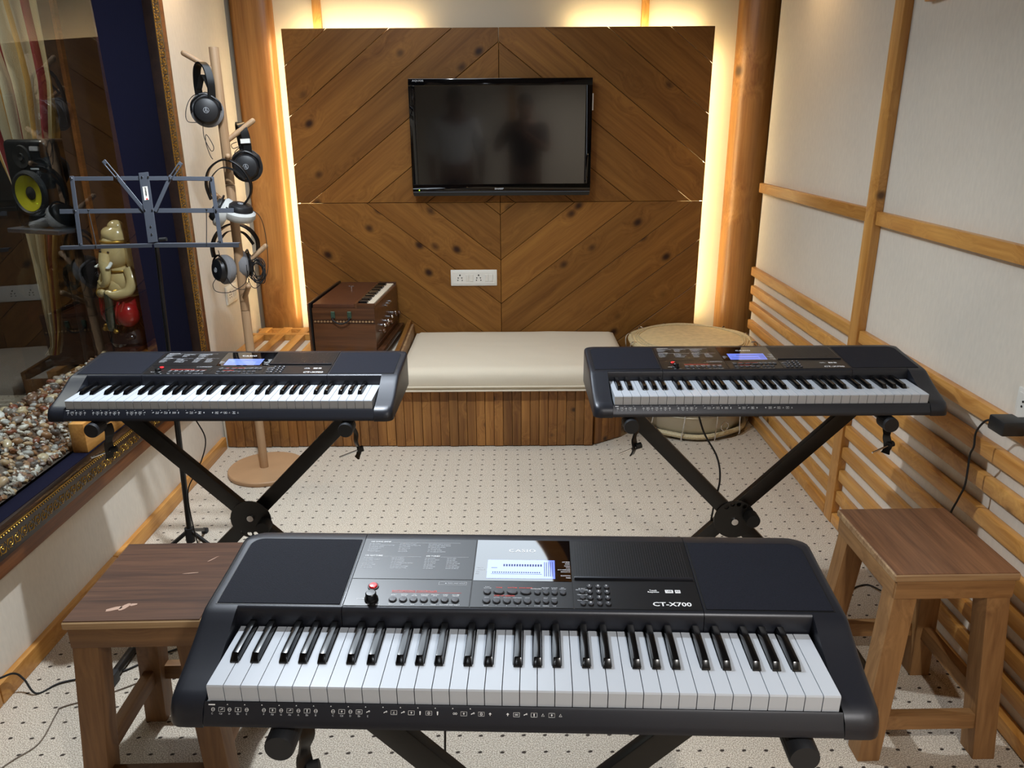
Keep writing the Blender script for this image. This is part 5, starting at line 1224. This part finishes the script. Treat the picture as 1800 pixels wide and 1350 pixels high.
# ------------------------------------------------------------------ the two people facing the television from behind the camera (seen mirrored in its screen)
skin = plain('skin', lin(120, 82, 62), .55); hair = plain('hair', lin(16, 13, 12), .6); shirt = fabric('white_shirt', lin(222, 224, 226), 300, .3, .04); dark = fabric('dark_cloth', lin(26, 27, 32), 300, .3, .05); trouser = fabric('trousers', lin(38, 40, 48), 300, .3, .05)
def grow(name, pts, edges, rad, mt, parent, root=0, sub=2):
    me = bpy.data.meshes.new(name); me.from_pydata(pts, edges, []); o = put(name, me, parent)
    sk = o.modifiers.new('Skin', 'SKIN'); sk.use_smooth_shade = True
    if not me.skin_vertices: me.attributes
    lay = me.skin_vertices[0] if me.skin_vertices else None
    if lay is None:
        bm = bmesh.new(); bm.from_mesh(me); bm.verts.layers.skin.verify(); bm.to_mesh(me); bm.free(); lay = me.skin_vertices[0]
    for i, v in enumerate(lay.data): v.radius = rad[i] if isinstance(rad[i], tuple) else (rad[i], rad[i]); v.use_root = (i == root)
    sb = o.modifiers.new('Subdivision', 'SUBSURF'); sb.levels = sb.render_levels = sub
    me.materials.append(mt); return o
def person(label, loc, rz, arms, top_mt, h=1.0):
    p = thing('person', label, 'person', loc, rz); p.scale = (h, h, h)
    # body: pelvis, spine, neck, head core, arms, legs (faces +Y)
    P_ = [(0, 0, .98), (0, 0, 1.18), (0, .01, 1.43), (0, 0, 1.55), (0, .012, 1.64), (0, .02, 1.74)]
    Rr = [(.165, .105), (.155, .10), (.175, .105), (.055, .055), (.075, .09), (.07, .085)]
    E_ = [(0, 1), (1, 2), (2, 3), (3, 4), (4, 5)]
    for sx, (el, wr, hd) in zip((-1, 1), arms):
        b = len(P_); P_ += [(sx*.19, 0, 1.465), el, wr, hd]; Rr += [.062, .045, .032, (.038, .02)]; E_ += [(2, b), (b, b+1), (b+1, b+2), (b+2, b+3)]
    for sx in (-1, 1):
        b = len(P_); P_ += [(sx*.10, 0, .90), (sx*.115, .015, .50), (sx*.12, -.02, .10), (sx*.125, .12, .045)]; Rr += [.10, .065, .048, .04]; E_ += [(0, b), (b, b+1), (b+1, b+2), (b+2, b+3)]
    grow('body', P_, E_, Rr, skin, p)
    # clothes slightly outside the body
    Q = [P_[0], P_[1], P_[2]]; RQ = [(.182, .122), (.172, .117), (.190, .122)]; EQ = [(0, 1), (1, 2)]
    for sx, (el, wr, hd) in zip((-1, 1), arms):
        b = len(Q); e_ = Vector(el)+(Vector(wr)-Vector(el))*.15; Q += [(sx*.19, 0, 1.465), tuple(e_)]; RQ += [.078, .062]; EQ += [(2, b), (b, b+1)]
    grow('shirt', Q, EQ, RQ, top_mt, p)
    Q = [(0, 0, 1.0), (0, 0, .93)]; RQ = [(.175, .118), (.172, .118)]; EQ = [(0, 1)]
    for sx in (-1, 1):
        b = len(Q); Q += [(sx*.10, 0, .86), (sx*.115, .015, .50), (sx*.12, -.02, .09)]; RQ += [.108, .08, .066]; EQ += [(1, b), (b, b+1), (b+1, b+2)]
    grow('trousers', Q, EQ, RQ, trouser, p)
    for sx in (-1, 1): MB().ball((sx*.125, .07, .042), (.05, .14, .042), 14, 10).build('shoe', M['matte'], p)
    g = MB(); g.ball((0, .0, 1.725), (.088, .105, .105), 20, 14, lambda d: 1.0 if d.y < .35 or d.z > .45 else .86); g.build('hair', hair, p)
    for sx in (-1, 1):
        MB().ball((sx*.032, .107, 1.69), (.012, .008, .007), 8, 6).build('eye', M['white'], p)
        MB().ball((sx*.082, .012, 1.675), (.012, .022, .032), 8, 6).build('ear', skin, p)
    MB().ball((0, .118, 1.665), (.014, .02, .024), 10, 8).build('nose', skin, p)
    MB().ball((0, .104, 1.625), (.026, .008, .007), 10, 6).build('mouth', plain('lips', lin(110, 62, 56), .5), p)
    for sx, (el, wr, hd) in zip((-1, 1), arms):
        d = (Vector(hd)-Vector(wr)).normalized(); s_ = Vector((1, 0, 0)); s_ = (s_-d*s_.dot(d)).normalized(); n_ = d.cross(s_)
        for k, (o_, l_) in enumerate(((-.027, .065), (-.009, .078), (.009, .074), (.027, .058))):
            a = Vector(hd)+s_*o_; MB().tube([a-d*.02, a+d*l_*.5+n_*.006, a+d*l_+n_*.024], [.009, .0085, .006], 8).build('finger', skin, p)
        a = Vector(wr)+d*.03-s_*sx*.03; MB().tube([a, a-s_*sx*.025+d*.03, a-s_*sx*.028+d*.06+n_*.012], [.011, .010, .007], 8).build('thumb', skin, p)
    return p
person('person in a white shirt standing, mirrored at left in the television screen', (-.60, -.62, 0), R(-4), (((-.27, -.03, 1.16), (-.26, .06, .92), (-.255, .08, .84)), ((.27, -.03, 1.16), (.26, .06, .92), (.255, .08, .84))), shirt, 1.04)
person('person in dark clothes raising a phone, mirrored at the middle of the television screen', (.16, -.52, 0), R(8), (((-.30, .16, 1.24), (-.17, .34, 1.42), (-.15, .37, 1.46)), ((.26, .18, 1.24), (.03, .36, 1.42), (.01, .38, 1.46))), dark, 1.0)
ph = thing('phone', 'dark phone held up by the person mirrored in the television screen', 'phone', (.02, -.085, 1.50), 0)
MB().box((0, 0, 0), (.155, .008, .075), None, .003, 2).build('housing', M['satin'], ph)
